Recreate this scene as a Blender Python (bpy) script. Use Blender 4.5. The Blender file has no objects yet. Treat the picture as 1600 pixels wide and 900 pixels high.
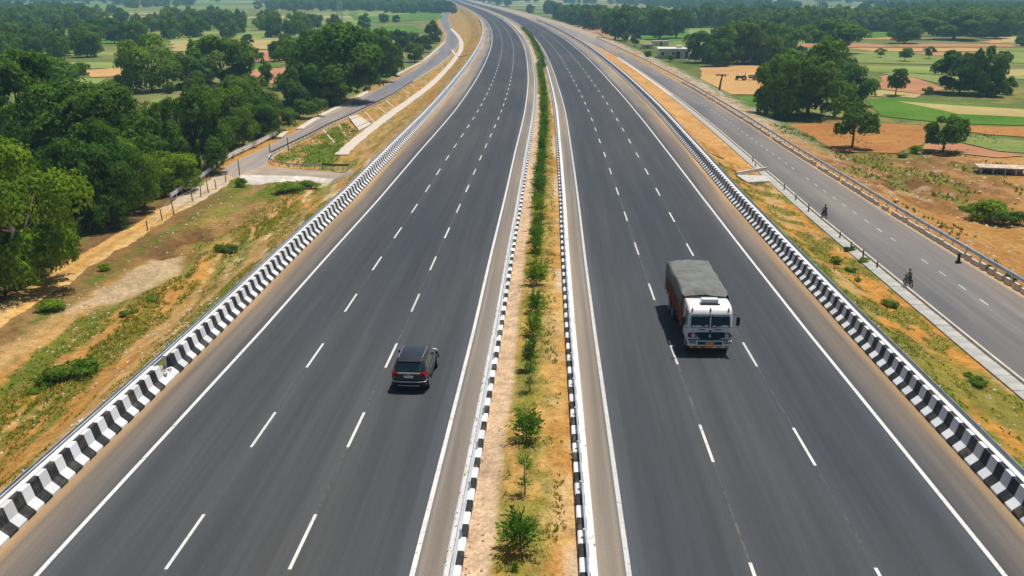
import bpy, bmesh, math, random
import numpy as np
from mathutils import Vector, Matrix, Euler
R = math.radians
rnd = random.Random(7)
scene = bpy.context.scene
COL = scene.collection

# ------------------------------------------------------------ camera, sky, sun, exposure
CAM_H = 18.0; FPX = 1500.0; PITCH = math.atan(465/1500)
cd = bpy.data.cameras.new('camera'); cam = bpy.data.objects.new('camera', cd); COL.objects.link(cam)
cd.sensor_width = 36; cd.lens = 36*FPX/1600; cd.clip_start = .5; cd.clip_end = 30000
cam.location = (0, 0, CAM_H); cam.rotation_euler = (math.pi/2-PITCH, 0, 0)
scene.camera = cam
SUN_EL, SUN_AZ = R(73), R(55)       # azimuth clockwise from +Y
w = bpy.data.worlds.new('World'); scene.world = w; w.use_nodes = True
nt = w.node_tree; nt.nodes.clear()
sky = nt.nodes.new('ShaderNodeTexSky'); sky.sky_type = 'NISHITA'; sky.sun_disc = False
sky.sun_elevation = SUN_EL; sky.sun_rotation = SUN_AZ; sky.air_density = 1.0; sky.dust_density = 1.5
bg = nt.nodes.new('ShaderNodeBackground'); bg.inputs[1].default_value = .06
wo = nt.nodes.new('ShaderNodeOutputWorld')
nt.links.new(sky.outputs[0], bg.inputs[0]); nt.links.new(bg.outputs[0], wo.inputs[0])
sd = bpy.data.lights.new('sun', 'SUN'); sd.energy = 4.7; sd.angle = R(.6); sd.color = (1, .955, .88)
sun = bpy.data.objects.new('sun', sd); COL.objects.link(sun)
sdir = Vector((math.sin(SUN_AZ)*math.cos(SUN_EL), math.cos(SUN_AZ)*math.cos(SUN_EL), math.sin(SUN_EL)))
sun.rotation_euler = sdir.to_track_quat('Z', 'Y').to_euler(); sun.location = (60, 40, 120)
scene.view_settings.view_transform = 'Standard'; scene.view_settings.look = 'None'
scene.view_settings.exposure = 0.0; scene.view_settings.gamma = 1
scene.view_settings.use_curve_mapping = False
scene.cycles.max_bounces = 6; scene.cycles.transparent_max_bounces = 6; scene.cycles.volume_bounces = 1

# ------------------------------------------------------------ helpers
def setp(o, label=None, cat=None, group=None, kind=None):
    if label: o['label'] = label
    if cat: o['category'] = cat
    if group: o['group'] = group
    if kind: o['kind'] = kind
    return o
def link(name, me, parent=None, loc=(0, 0, 0), rz=0.0, sc=None):
    o = bpy.data.objects.new(name, me); COL.objects.link(o)
    o.location = loc; o.rotation_euler = (0, 0, rz)
    if sc is not None: o.scale = sc if hasattr(sc, '__len__') else (sc, sc, sc)
    if parent: o.parent = parent
    return o
def empty(name, loc=(0, 0, 0), rz=0.0):
    o = bpy.data.objects.new(name, None); COL.objects.link(o); o.location = loc; o.rotation_euler = (0, 0, rz)
    o.empty_display_size = .3
    return o
def copy_tree(o, loc, rz=0.0, sc=None):
    c = o.copy(); COL.objects.link(c); c.location = loc; c.rotation_euler = (0, 0, rz)
    if sc is not None: c.scale = sc
    for ch in o.children:
        d = ch.copy(); COL.objects.link(d); d.parent = c
        for g in ch.children:
            k = g.copy(); COL.objects.link(k); k.parent = d
    return c
def mesh_np(name, V, F, mats=(), mi=None, smooth=False, uv=None, col=None):
    """V (n,3), F (m,k) arrays"""
    V = np.asarray(V, np.float32); F = np.asarray(F, np.int32); k = F.shape[1]
    me = bpy.data.meshes.new(name)
    me.vertices.add(len(V)); me.vertices.foreach_set('co', V.ravel())
    me.loops.add(F.size); me.loops.foreach_set('vertex_index', F.ravel())
    me.polygons.add(len(F)); me.polygons.foreach_set('loop_start', np.arange(len(F), dtype=np.int32)*k)
    me.polygons.foreach_set('loop_total', np.full(len(F), k, np.int32))
    if mi is not None: me.polygons.foreach_set('material_index', np.asarray(mi, np.int32))
    me.polygons.foreach_set('use_smooth', np.full(len(F), smooth, bool))
    if uv is not None:
        l = me.uv_layers.new(name='UVMap'); l.data.foreach_set('uv', np.asarray(uv, np.float32)[F.ravel()].ravel())
    if col is not None:
        a = me.color_attributes.new('col', 'FLOAT_COLOR', 'POINT')
        c4 = np.ones((len(V), 4), np.float32); c4[:, :3] = col; a.data.foreach_set('color', c4.ravel())
    for m in mats: me.materials.append(m)
    me.update(calc_edges=True)
    return me
def grid_faces(ny, nx):
    i = np.arange(ny*nx).reshape(ny, nx)
    return np.stack([i[:-1, :-1], i[:-1, 1:], i[1:, 1:], i[1:, :-1]], -1).reshape(-1, 4)
def grid_mesh(name, X, Y, Z, mats, col=None, uv=None, smooth=True):
    V = np.stack([X, Y, Z], -1).reshape(-1, 3)
    return mesh_np(name, V, grid_faces(*X.shape), mats, smooth=smooth,
                   uv=None if uv is None else uv.reshape(-1, 2), col=None if col is None else col.reshape(-1, 3))
class MB:
    """collects plain shapes into one mesh"""
    def __init__(s): s.v = []; s.f = []; s.m = []
    def add(s, vs, fs, m=0):
        b = len(s.v); s.v += [tuple(v) for v in vs]; s.f += [tuple(b+i for i in f) for f in fs]; s.m += [m]*len(fs)
    def box(s, x0, x1, y0, y1, z0, z1, m=0, M=None, tx=1, ty=1):
        cx, cy = (x0+x1)/2, (y0+y1)/2
        vs = [(x, y, z0) for x, y in ((x0, y0), (x1, y0), (x1, y1), (x0, y1))] + \
             [(cx+(x-cx)*tx, cy+(y-cy)*ty, z1) for x, y in ((x0, y0), (x1, y0), (x1, y1), (x0, y1))]
        if M is not None: vs = [tuple(M @ Vector(v)) for v in vs]
        s.add(vs, [(3, 2, 1, 0), (4, 5, 6, 7), (0, 1, 5, 4), (1, 2, 6, 5), (2, 3, 7, 6), (3, 0, 4, 7)], m)
        return s
    def tube(s, pts, r, n=6, m=0, cap=True):
        pts = [Vector(p) for p in pts]; rr = r if hasattr(r, '__len__') else [r]*len(pts)
        rings = []; 
        for i, p in enumerate(pts):
            t = (pts[min(i+1, len(pts)-1)]-pts[max(i-1, 0)]).normalized()
            a = Vector((0, 0, 1)) if abs(t.z) < .9 else Vector((1, 0, 0))
            u = t.cross(a).normalized(); q = t.cross(u)
            rings.append([p+(u*math.cos(2*math.pi*k/n)+q*math.sin(2*math.pi*k/n))*rr[i] for k in range(n)])
        vs = [v for r_ in rings for v in r_]; fs = []
        for i in range(len(pts)-1):
            for k in range(n):
                fs.append((i*n+k, i*n+(k+1) % n, (i+1)*n+(k+1) % n, (i+1)*n+k))
        if cap: fs.append(tuple(range(n))[::-1]); fs.append(tuple((len(pts)-1)*n+k for k in range(n)))
        s.add(vs, fs, m); return s
    def sweep(s, prof, path, m=0, closed=True):
        """prof: list (offset to left normal, z); path: list (x,y,z)"""
        n = len(prof); vs = []; fs = []
        for i, p in enumerate(path):
            a = path[max(i-1, 0)]; b = path[min(i+1, len(path)-1)]
            dx, dy = b[0]-a[0], b[1]-a[1]; L = math.hypot(dx, dy) or 1; nx, ny = -dy/L, dx/L
            for o, z in prof: vs.append((p[0]+nx*o, p[1]+ny*o, p[2]+z))
        for i in range(len(path)-1):
            for k in range(n if closed else n-1):
                fs.append((i*n+k, (i+1)*n+k, (i+1)*n+(k+1) % n, i*n+(k+1) % n))
        if closed: fs.append(tuple(range(n))); fs.append(tuple((len(path)-1)*n+k for k in range(n))[::-1])
        s.add(vs, fs, m); return s
    def cyl(s, c, axis, r, h, n=16, m=0, r2=None):
        c = Vector(c); ax = Vector(axis).normalized()
        return s.tube([c-ax*h/2, c+ax*h/2], [r, r2 if r2 is not None else r], n, m)
    def mesh(s, name, mats, smooth=False, bevel=0, autosmooth=None):
        me = bpy.data.meshes.new(name); me.from_pydata(s.v, [], s.f)
        for m in (mats if hasattr(mats, '__len__') else [mats]): me.materials.append(m)
        me.polygons.foreach_set('material_index', s.m)
        bm = bmesh.new(); bm.from_mesh(me)
        bmesh.ops.recalc_face_normals(bm, faces=bm.faces)
        if bevel: bmesh.ops.bevel(bm, geom=[e for e in bm.edges if e.is_manifold and e.calc_face_angle(0) > .5], offset=bevel, segments=2, affect='EDGES', profile=.6, clamp_overlap=True)
        bm.to_mesh(me); bm.free()
        if smooth: me.polygons.foreach_set('use_smooth', [True]*len(me.polygons))
        return me
    def build(s, name, mats, parent=None, loc=(0, 0, 0), rz=0.0, **k):
        return link(name, s.mesh(name, mats, **k), parent, loc, rz)

def hsh(ix, iy, s):
    h = (ix.astype(np.int64)*374761393 + iy.astype(np.int64)*668265263 + s*1274126177) & 0xffffffff
    h = ((h ^ (h >> 13))*1274126177) & 0xffffffff
    return ((h ^ (h >> 16)) & 0xffff)/65535.0
def vn(x, y, s=0):
    x = np.asarray(x, float); y = np.asarray(y, float)
    ix = np.floor(x); iy = np.floor(y); fx = x-ix; fy = y-iy
    fx = fx*fx*(3-2*fx); fy = fy*fy*(3-2*fy)
    a = hsh(ix, iy, s); b = hsh(ix+1, iy, s); c = hsh(ix, iy+1, s); d = hsh(ix+1, iy+1, s)
    return (a*(1-fx)+b*fx)*(1-fy)+(c*(1-fx)+d*fx)*fy
def fbm(x, y, o=4, s=0):
    t = 0; a = .5; n = 0
    for i in range(o):
        t = t+a*vn(x*2**i+i*17.3, y*2**i+i*9.1, s+i*31); n += a; a *= .5
    return t/n
def sst(a, b, x):
    t = np.clip((np.asarray(x, float)-a)/(b-a), 0, 1); return t*t*(3-2*t)
def cubic(ks, vs):
    ks = np.array(ks, float); vs = np.array(vs, float); m = np.gradient(vs, ks)
    def f(x):
        x = np.asarray(x, float); i = np.clip(np.searchsorted(ks, x)-1, 0, len(ks)-2)
        h = ks[i+1]-ks[i]; t = (x-ks[i])/h
        r = (2*t**3-3*t**2+1)*vs[i]+(t**3-2*t**2+t)*h*m[i]+(-2*t**3+3*t**2)*vs[i+1]+(t**3-t**2)*h*m[i+1]
        r = np.where(x > ks[-1], vs[-1]+m[-1]*(x-ks[-1]), r)
        return np.where(x < ks[0], vs[0]+m[0]*(x-ks[0]), r)
    return f

# ------------------------------------------------------------ alignment of the highway (metres; camera above the origin)
CC = cubic([-80, 0, 27, 40, 50, 65, 85, 110, 150, 200, 260, 340, 450, 600, 900, 1400, 2000, 2600, 3400],
           [-4.0, -.8, .285, .82, 1.22, 1.8, 2.64, 3.6, 5.1, 6.25, 6.95, 6.9, 4.7, -1.2, -20.5, -62, -110, -160, -226])
li = lambda k, v: (lambda Y: np.interp(Y, k, v))
WI = li([27, 50, 110, 200, 300], [3.5, 3.35, 3.3, 2.95, 2.95])
WW = li([27, 50, 85, 150], [12.1, 11.75, 11.35, 11.0])
SHO = li([27, 85, 150, 200], [2.05, 2.2, 3.0, 3.3])
SHI = li([27, 120], [1.03, 1.2])
LI = lambda Y: CC(Y)-WI(Y)
RI = lambda Y: CC(Y)+WI(Y)
LO = lambda Y: LI(Y)-WW(Y)
RO = lambda Y: RI(Y)+WW(Y)
LB = lambda Y: LO(Y)-SHO(Y)
RB = lambda Y: RO(Y)+SHO(Y)
LK = lambda Y: LI(Y)+SHI(Y)
RK = lambda Y: RI(Y)-SHI(Y)

def seg_dist(X, Y, line):
    d = np.full(np.shape(X), 1e9)
    for (a, b) in zip(line[:-1], line[1:]):
        ax, ay = a[0], a[1]; bx, by = b[0]-a[0], b[1]-a[1]; L = bx*bx+by*by+1e-9
        t = np.clip(((X-ax)*bx+(Y-ay)*by)/L, 0, 1)
        d = np.minimum(d, np.hypot(X-ax-t*bx, Y-ay-t*by))
    return d
def inside(X, Y, poly):
    r = np.zeros(np.shape(X), bool); n = len(poly)
    for i in range(n):
        x1, y1 = poly[i][:2]; x2, y2 = poly[(i+1) % n][:2]
        if y1 == y2: continue
        c = ((Y > y1) != (Y > y2)) & (X < (x2-x1)*(Y-y1)/(y2-y1)+x1)
        r ^= c
    return r
def base_h(X, Y):
    """smooth terrain height: highway embankment, lower land on both sides"""
    X = np.asarray(X, float); Y = np.asarray(Y, float)
    eL = LB(Y)-X; eR = X-RB(Y)
    zl = -.06-2.94*sst(1.0, 8.3, eL)
    zr = -.06-1.44*sst(1.0, 6.0, eR)-1.5*sst(16.2, 24, eR)
    return np.where(eL > 0, zl, np.where(eR > 0, zr, -.06))
def ray(px, py):
    u = (px-800)/FPX; v = (py-450)/FPX
    return u, math.cos(PITCH)-v*math.sin(PITCH), -math.sin(PITCH)-v*math.cos(PITCH)
def G(px, py, z=None):
    """point of the terrain seen at photo position (1600 x 900)"""
    a, b, c = ray(px, py); zz = -3.0 if z is None else z
    for _ in range(30):
        t = (zz-CAM_H)/c
        if z is not None: break
        zn = float(base_h(a*t, b*t))
        if abs(zn-zz) < 1e-3: break
        zz = zz*.5+zn*.5
    t = (zz-CAM_H)/c
    return (a*t, b*t, zz)
def GL(pts, z=None): return [G(x, y, z) for x, y in pts]
def resample(line, step):
    line = [Vector(p) for p in line]; out = [line[0]]; acc = 0
    for a, b in zip(line[:-1], line[1:]):
        L = (b-a).length; p = 0
        while acc+L-p >= step:
            p += step-acc; acc = 0; out.append(a.lerp(b, p/L))
        acc += L-p
    if (out[-1]-line[-1]).length > step*.3: out.append(line[-1])
    return out
def smooth_line(line, n=2):
    line = [Vector(p) for p in line]
    for _ in range(n):
        o = [line[0]]
        for a, b in zip(line[:-1], line[1:]): o += [a.lerp(b, .25), a.lerp(b, .75)]
        line = o+[line[-1]]
    return line

# ------------------------------------------------------------ materials
def newmat(name, rough=.9, spec=.25):
    m = bpy.data.materials.new(name); m.use_nodes = True
    b = m.node_tree.nodes['Principled BSDF']; b.inputs['Roughness'].default_value = rough
    b.inputs['Specular IOR Level'].default_value = spec
    return m, m.node_tree, b
def nd(t, typ, **k):
    n = t.nodes.new(typ)
    for a, v in k.items():
        if a.startswith('i_'): n.inputs[int(a[2:]) if a[2:].isdigit() else a[2:]].default_value = v
        else: setattr(n, a, v)
    return n
def mixn(t, mode, fac, a, b):
    n = t.nodes.new('ShaderNodeMix'); n.data_type = 'RGBA'; n.blend_type = mode
    for s, v in ((n.inputs[0], fac), (n.inputs[6], a), (n.inputs[7], b)):
        if isinstance(v, bpy.types.NodeSocket): t.links.new(v, s)
        elif hasattr(v, '__len__'): s.default_value = (*v, 1) if len(v) == 3 else v
        else: s.default_value = v
    return n.outputs[2]
def noise(t, vec, scale, det=4, rough=.55):
    n = nd(t, 'ShaderNodeTexNoise'); n.inputs['Scale'].default_value = scale; n.inputs['Detail'].default_value = det
    n.inputs['Roughness'].default_value = rough
    if vec is not None: t.links.new(vec, n.inputs['Vector'])
    return n.outputs['Fac']
def ramp(t, fac, stops):
    n = nd(t, 'ShaderNodeValToRGB'); e = n.color_ramp.elements
    while len(e) < len(stops): e.new(.5)
    for i, (p, c) in enumerate(stops):
        e[i].position = p; e[i].color = (*c, 1) if hasattr(c, '__len__') else (c, c, c, 1)
    t.links.new(fac, n.inputs[0]); return n.outputs[0]
def mapping(t, src, scale=(1, 1, 1), rot=(0, 0, 0)):
    m = nd(t, 'ShaderNodeMapping'); m.inputs['Scale'].default_value = scale; m.inputs['Rotation'].default_value = rot
    t.links.new(src, m.inputs[0]); return m.outputs[0]
def pos(t): return nd(t, 'ShaderNodeNewGeometry').outputs['Position']
def bump(t, b, h, strength, dist):
    n = nd(t, 'ShaderNodeBump'); n.inputs['Strength'].default_value = strength; n.inputs['Distance'].default_value = dist
    t.links.new(h, n.inputs['Height']); t.links.new(n.outputs[0], b.inputs['Normal'])
def plain(name, col, rough=.6, var=.12, scale=4.0, metal=0.0, spec=.3, bmp=0.0, lo=None):
    """one colour with procedural unevenness"""
    m, t, b = newmat(name, rough, spec)
    co = nd(t, 'ShaderNodeTexCoord').outputs['Object']
    f = noise(t, co, scale, 5)
    lo = lo or tuple(c*(1-var*1.6) for c in col); hi = tuple(min(1, c*(1+var)) for c in col)
    c = ramp(t, f, [(.3, lo), (.65, hi)])
    t.links.new(c, b.inputs['Base Color']); b.inputs['Metallic'].default_value = metal
    if bmp: bump(t, b, noise(t, co, scale*6, 4), .6, bmp)
    return m

# painted-colour ground: colour of each spot comes from the mesh, grain from noise
def ground_mat(name, amp=.35, stones=True):
    m, t, b = newmat(name, 1.0, .05)
    a = nd(t, 'ShaderNodeVertexColor', layer_name='col').outputs[0]; p = pos(t)
    n1 = noise(t, p, 1.6, 7, .7); n2 = noise(t, p, .25, 4, .6); n3 = noise(t, p, 7.0, 3, .7)
    k1 = ramp(t, n1, [(.3, 1-amp), (.7, 1+amp)]); k2 = ramp(t, n2, [(.3, 1-amp*.45), (.7, 1+amp*.45)])
    c = mixn(t, 'MULTIPLY', 1.0, a, k1); c = mixn(t, 'MULTIPLY', 1.0, c, k2)
    k3 = ramp(t, n3, [(.35, .72), (.6, 1.16)]); c = mixn(t, 'MULTIPLY', .8, c, k3)
    if stones:
        f = ramp(t, noise(t, p, 3.1, 2, .9), [(.7, 0.0), (.76, .8)])
        c = mixn(t, 'MIX', f, c, mixn(t, 'MULTIPLY', 1.0, c, (1.25, 1.3, 1.45)))
    t.links.new(c, b.inputs['Base Color']); bump(t, b, n1, .5, .12)
    return m
M = {}
M['ground'] = ground_mat('ground')
def asphalt_mat(name, amp=.1, u=.9):
    m, t, b = newmat(name, .85, .25)
    a = nd(t, 'ShaderNodeVertexColor', layer_name='col').outputs[0]
    uv = nd(t, 'ShaderNodeUVMap', uv_map='UVMap').outputs[0]
    s1 = noise(t, mapping(t, uv, (u, .035, 1)), 1.0, 5, .6)
    s2 = noise(t, mapping(t, uv, (.12, .02, 1)), 1.0, 3, .5)
    s3 = noise(t, mapping(t, uv, (14, 14, 1)), 1.0, 2, .8)
    s4 = noise(t, mapping(t, uv, (3.2, .06, 1)), 1.0, 3, .6)
    c = mixn(t, 'MULTIPLY', 1.0, a, ramp(t, s1, [(.3, 1-amp), (.7, 1+amp)]))
    c = mixn(t, 'MULTIPLY', 1.0, c, ramp(t, s2, [(.35, (.96-amp, .98-amp*.8, 1.04-amp*.6)), (.65, (1.08+amp, 1.02+amp*.9, .96+amp*.75))]))
    c = mixn(t, 'MULTIPLY', 1.0, c, ramp(t, s4, [(.35, 1-amp*.6), (.65, 1+amp*.6)]))
    c = mixn(t, 'MULTIPLY', .6, c, ramp(t, s3, [(.3, .8), (.7, 1.2)]))
    t.links.new(c, b.inputs['Base Color'])
    t.links.new(ramp(t, s1, [(.3, .78), (.7, .95)]), b.inputs['Roughness'])
    return m
M['asphalt'] = asphalt_mat('asphalt', .15)
def worn_paint(name, col, under, wear=.62, scale=5, rough=.6):
    m, t, b = newmat(name, rough, .3); p = pos(t)
    f = ramp(t, noise(t, p, scale, 8, .75), [(wear, 0.0), (wear+.1, 1.0)])
    g = ramp(t, noise(t, p, .7, 3), [(.3, tuple(c*.86 for c in col)), (.7, col)])
    rn = nd(t, 'ShaderNodeObjectInfo').outputs['Random']
    g = mixn(t, 'MULTIPLY', 1.0, g, ramp(t, rn, [(0, .8), (.6, 1.0)]))
    d = ramp(t, noise(t, p, 1.1, 6, .8), [(.5, 0.0), (.85, .5)]); g = mixn(t, 'MIX', d, g, (.40, .30, .19))
    t.links.new(mixn(t, 'MIX', f, g, under), b.inputs['Base Color'])
    return m
M['line'] = worn_paint('road_paint', (.70, .69, .66), (.2, .2, .19), .56, 4)
M['line2'] = worn_paint('old_road_paint', (.55, .54, .5), (.2, .2, .19), .52)
M['white'] = worn_paint('white_barrier_paint', (.78, .79, .81), (.45, .38, .3), .66, 3)
M['cap'] = worn_paint('white_cap_paint', (.80, .79, .77), (.42, .33, .22), .6, 2.2)
M['black'] = worn_paint('black_barrier_paint', (.022, .025, .028), (.12, .11, .1), .68, 4)
M['steel'] = plain('galvanised_steel', (.56, .59, .63), .45, .12, 2, .2)
M['conc'] = plain('pale_concrete', (.50, .47, .42), .9, .14, 1.2, bmp=.02)
M['conc_w'] = plain('whitish_concrete', (.58, .51, .42), .9, .1, 1.0, bmp=.02)
M['conc_g'] = plain('grey_concrete', (.40, .39, .36), .9, .16, .9, bmp=.02)
M['rock'] = plain('broken_stone', (.55, .46, .34), .95, .3, 2.0)
M['bark'] = plain('bark', (.12, .085, .055), .95, .3, 6)
M['post'] = plain('weathered_post', (.13, .10, .08), .9, .3, 8)
def leaf_mat(name, dark, light, hueamp=.25, trans=.3):
    m, t, b = newmat(name, .65, .07)
    rn = nd(t, 'ShaderNodeObjectInfo').outputs['Random']
    co = nd(t, 'ShaderNodeTexCoord').outputs['Object']
    n1 = noise(t, co, 5.0, 3, .6); n2 = noise(t, co, 28.0, 2, .7)
    c = ramp(t, n1, [(.32, dark), (.66, light)])
    c = mixn(t, 'MULTIPLY', 1.0, c, ramp(t, n2, [(.3, .7), (.7, 1.3)]))
    c = mixn(t, 'MULTIPLY', 1.0, c, ramp(t, rn, [(0, (.68, .78, .95)), (.5, (1, 1, 1)), (1, (1.5, 1.28, .85))]))
    t.links.new(c, b.inputs['Base Color'])
    tr = nd(t, 'ShaderNodeBsdfTranslucent'); t.links.new(mixn(t, 'MULTIPLY', 1.0, c, (1.5, 1.6, .7)), tr.inputs[0])
    mx = nd(t, 'ShaderNodeMixShader'); mx.inputs[0].default_value = trans
    t.links.new(b.outputs[0], mx.inputs[1]); t.links.new(tr.outputs[0], mx.inputs[2])
    t.links.new(mx.outputs[0], t.nodes['Material Output'].inputs[0])
    return m
M['leaf_dark'] = leaf_mat('dark_leaves', (.05, .112, .010), (.125, .235, .017))
M['leaf_mid'] = leaf_mat('mid_leaves', (.065, .13, .011), (.14, .245, .020))
M['leaf_bright'] = leaf_mat('bright_leaves', (.085, .17, .011), (.17, .28, .018))
M['leaf_young'] = leaf_mat('young_leaves', (.08, .17, .02), (.17, .30, .03))
M['grass'] = leaf_mat('grass_blades', (.12, .16, .028), (.24, .26, .05))
M['drygrass'] = leaf_mat('dry_grass_blades', (.34, .26, .08), (.50, .38, .14))

C_TAN = (.44, .27, .105); C_ORANGE = (.43, .205, .045); C_SAND = (.52, .29, .105); C_OLIVE = (.17, .165, .026)
C_GREEN = (.095, .145, .016); C_DARK = (.15, .08, .032); C_GRAVEL = (.43, .31, .18); C_LUSH = (.065, .11, .015)
C_DRY = (.30, .205, .05)
def mx(c, d, w): return c*(1-w[..., None])+np.array(d)*w[..., None]
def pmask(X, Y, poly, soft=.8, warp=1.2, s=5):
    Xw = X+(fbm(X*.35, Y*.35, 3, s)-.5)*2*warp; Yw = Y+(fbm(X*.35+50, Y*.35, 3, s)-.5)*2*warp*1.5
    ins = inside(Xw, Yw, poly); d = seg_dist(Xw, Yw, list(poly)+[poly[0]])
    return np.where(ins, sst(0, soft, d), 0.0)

# traced lines on the land ---------------------------------------------------
TR_LO = GL([(-160, 600), (-60, 545), (0, 509), (50, 477), (95, 450), (137, 420), (225, 365), (270, 337), (325, 307), (370, 277)])
TR_UP = GL([(-160, 545), (-60, 505), (0, 474), (55, 441), (120, 403), (175, 370), (212, 350), (250, 327), (312, 292), (343, 272)])
SV_UP = GL([(343, 272), (350, 260), (387, 244), (425, 225), (455, 210), (500, 185), (575, 147), (625, 120), (662, 100), (687, 77), (697, 57), (692, 45), (685, 35), (688, 24), (700, 12)])
SV_LO = GL([(370, 277), (412, 262), (424, 246), (450, 230), (485, 213), (540, 185), (612, 150), (650, 125), (687, 102), (712, 80), (721, 60), (707, 45), (700, 33), (702, 22), (712, 12)])
UP_N = GL([(412, 258), (432, 263), (470, 266), (530, 268.5), (553, 268)])
UP_S = GL([(368, 277), (430, 276), (485, 280), (520, 282), (553, 272)])
DRAIN = GL([(533, 243), (550, 226), (587, 197), (612, 178), (645, 155), (675, 132), (700, 107), (712, 92), (721, 78), (721, 62), (705, 45)])
TRACK_MID = [tuple((Vector(a)+Vector(b))/2) for a, b in zip(TR_LO, TR_UP)]
SV_MID = [tuple((Vector(a)+Vector(b))/2) for a, b in zip(SV_UP, SV_LO)]
P_GRAVEL = GL([(88, 490), (130, 452), (185, 428), (240, 402), (292, 400), (306, 410), (288, 428), (240, 452), (200, 470), (150, 488), (100, 498)])
P_DARKSOIL = GL([(192, 396), (215, 378), (262, 372), (300, 352), (335, 345), (345, 362), (300, 385), (288, 404), (240, 412), (205, 408)])
P_LAWN = GL([(425, 245), (450, 233), (485, 217), (520, 200), (540, 190), (560, 205), (535, 235), (520, 262), (440, 260)])
P_RUBBLE = GL([(1250, 240), (1330, 245), (1430, 240), (1520, 250), (1600, 268), (1600, 345), (1540, 355), (1480, 335), (1420, 318), (1350, 300), (1290, 275)])
P_HOLLOW = GL([(1355, 270), (1420, 268), (1465, 280), (1490, 300), (1430, 306), (1385, 298)])

def paint(X, Y):
    eL = LB(Y)-X; eR = X-RB(Y)
    n1 = fbm(X*.06, Y*.03, 5, 1); n2 = fbm(X*.5, Y*.2, 4, 2); n3 = fbm(X*1.3, Y*.6, 4, 3); big = fbm(X*.02, Y*.012, 3, 9)
    c = np.zeros(X.shape+(3,))+np.array((.12, .155, .045))
    c = mx(c, (.20, .20, .075), sst(.45, .62, n1)); c = mx(c, C_DRY, sst(.55, .7, n2)*.6)
    # ---- left side
    L = eL > 0
    s = X*1.1+Y*.06                       # streaks run along the bank
    g = fbm(s*.55, Y*.075, 4, 11); g2 = fbm(s*1.6, Y*.28, 4, 12); t1 = fbm(s*.9, Y*.05, 4, 13)
    b = np.zeros_like(c)+np.array(C_TAN)
    b = mx(b, C_ORANGE, sst(.46, .62, fbm(X*.22, Y*.05, 3, 15))*.8)
    prof = np.interp(eL, [0, .8, 1.5, 3.5, 5, 8.5, 10, 12, 14.5, 20, 26, 34], [-.28, -.22, -.01, .01, -.06, .05, .12, .02, -.14, -.16, .1, .3])
    prof = prof+np.interp(Y, [25, 60, 100, 140, 200, 300], [0, 0, .0, -.02, -.08, -.04])
    gw = sst(.47, .57, g*.6+g2*.4+prof)
    b = mx(b, C_DRY, gw*.75); b = mx(b, C_OLIVE, gw*sst(.42, .56, g2)); b = mx(b, C_GREEN, gw*sst(.54, .64, g)*.75)
    b = mx(b, C_TAN, sst(.56, .63, t1)*(1-sst(8, 13, eL))*.85)
    fl = sst(9.5, 12.5, eL)*sst(55, 75, Y)*(1-sst(104, 122, Y)); b = mx(b, (.23, .14, .05), fl*sst(.34, .52, fbm(X*.25, Y*.1, 4, 17))*.85); b = mx(b, C_OLIVE, fl*sst(.5, .6, fbm(X*.5, Y*.16, 4, 18))*.8); b = mx(b, C_GREEN, sst(96, 101, Y)*(1-sst(108, 112, Y))*sst(9, 11, eL)*sst(.35, .5, n2)*.9)
    rl = sst(58, 72, Y)*(1-sst(108, 122, Y))*sst(1.5, 2.5, eL)*(1-sst(7.5, 9.5, eL)); b = mx(b, (.56, .45, .27), rl*sst(.55, .60, fbm(X*1.7+Y*.22, Y*.09, 4, 19))*.9); b = mx(b, C_OLIVE, rl*sst(.56, .62, fbm(X*1.3+Y*.2+40, Y*.12, 4, 20))*.8); b = mx(b, (.33, .21, .10), sst(.6, .7, n3)*.35)
    b = mx(b, C_GREEN, sst(.5, .6, fbm(s*.3, Y*.03, 3, 21)+.12*np.exp(-((eL-9.5)/2.2)**2))*np.exp(-((eL-9.5)/2.6)**2)*(g2 > .42)*.9)
    far = sst(115, 150, Y)
    fb = mx(np.zeros_like(c)+np.array((.40, .25, .105)), C_OLIVE, sst(.45, .6, g2)*.7); fb = mx(fb, C_ORANGE, sst(.5, .65, g)*.5)
    b = b*(1-far[..., None])+fb*far[..., None]
    b = mx(b, C_GRAVEL, pmask(X, Y, P_GRAVEL)); b = mx(b, C_DARK, pmask(X, Y, P_DARKSOIL, 1.5, 2)*.9)
    b = mx(b, C_GREEN, pmask(X, Y, P_LAWN, .6, .5)*sst(.3, .5, n2))
    dT = np.minimum(seg_dist(X, Y, TRACK_MID), 1e9); dS = seg_dist(X, Y, SV_MID)
    # beyond the track and service road: rough meadow
    side = np.where(Y < SV_MID[0][1], X < np.interp(Y, [p[1] for p in TRACK_MID], [p[0] for p in TRACK_MID]),
                    X < np.interp(Y, [p[1] for p in SV_MID], [p[0] for p in SV_MID]))
    lush = mx(np.zeros_like(c)+np.array(C_LUSH), (.16, .15, .05), sst(.5, .65, n2)); lush = mx(lush, (.30, .2, .1), sst(.58, .7, n3)*.6)
    wl = np.where(side & (dT > 2.2) & (dS > 3), 1.0, 0.0)*(1-sst(140, 200, Y))
    b = b*(1-wl[..., None])+lush*wl[..., None]
    wf = np.where(side & (dS > 5), 1.0, 0.0)*sst(140, 200, Y)
    b = b*(1-wf[..., None])+c*wf[..., None]
    b = mx(b, C_ORANGE, np.where(side, 1, 0)*(1-sst(3.0, 4.5, dS))*sst(112, 120, Y)*.7); b = mx(b, (.17, .10, .04), (1-sst(3.2, 5.0, dT+(n2-.5)*1.5))*(1-sst(100, 110, Y))*np.where(side, 1.0, .75)); b = mx(b, C_GREEN, (dT > 2.6)*(1-sst(3.0, 4.2, dT))*sst(.5, .58, n3)*.8*(1-sst(108, 114, Y)))
    # ---- right side
    r = np.zeros_like(c)+np.array(C_ORANGE)
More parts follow.
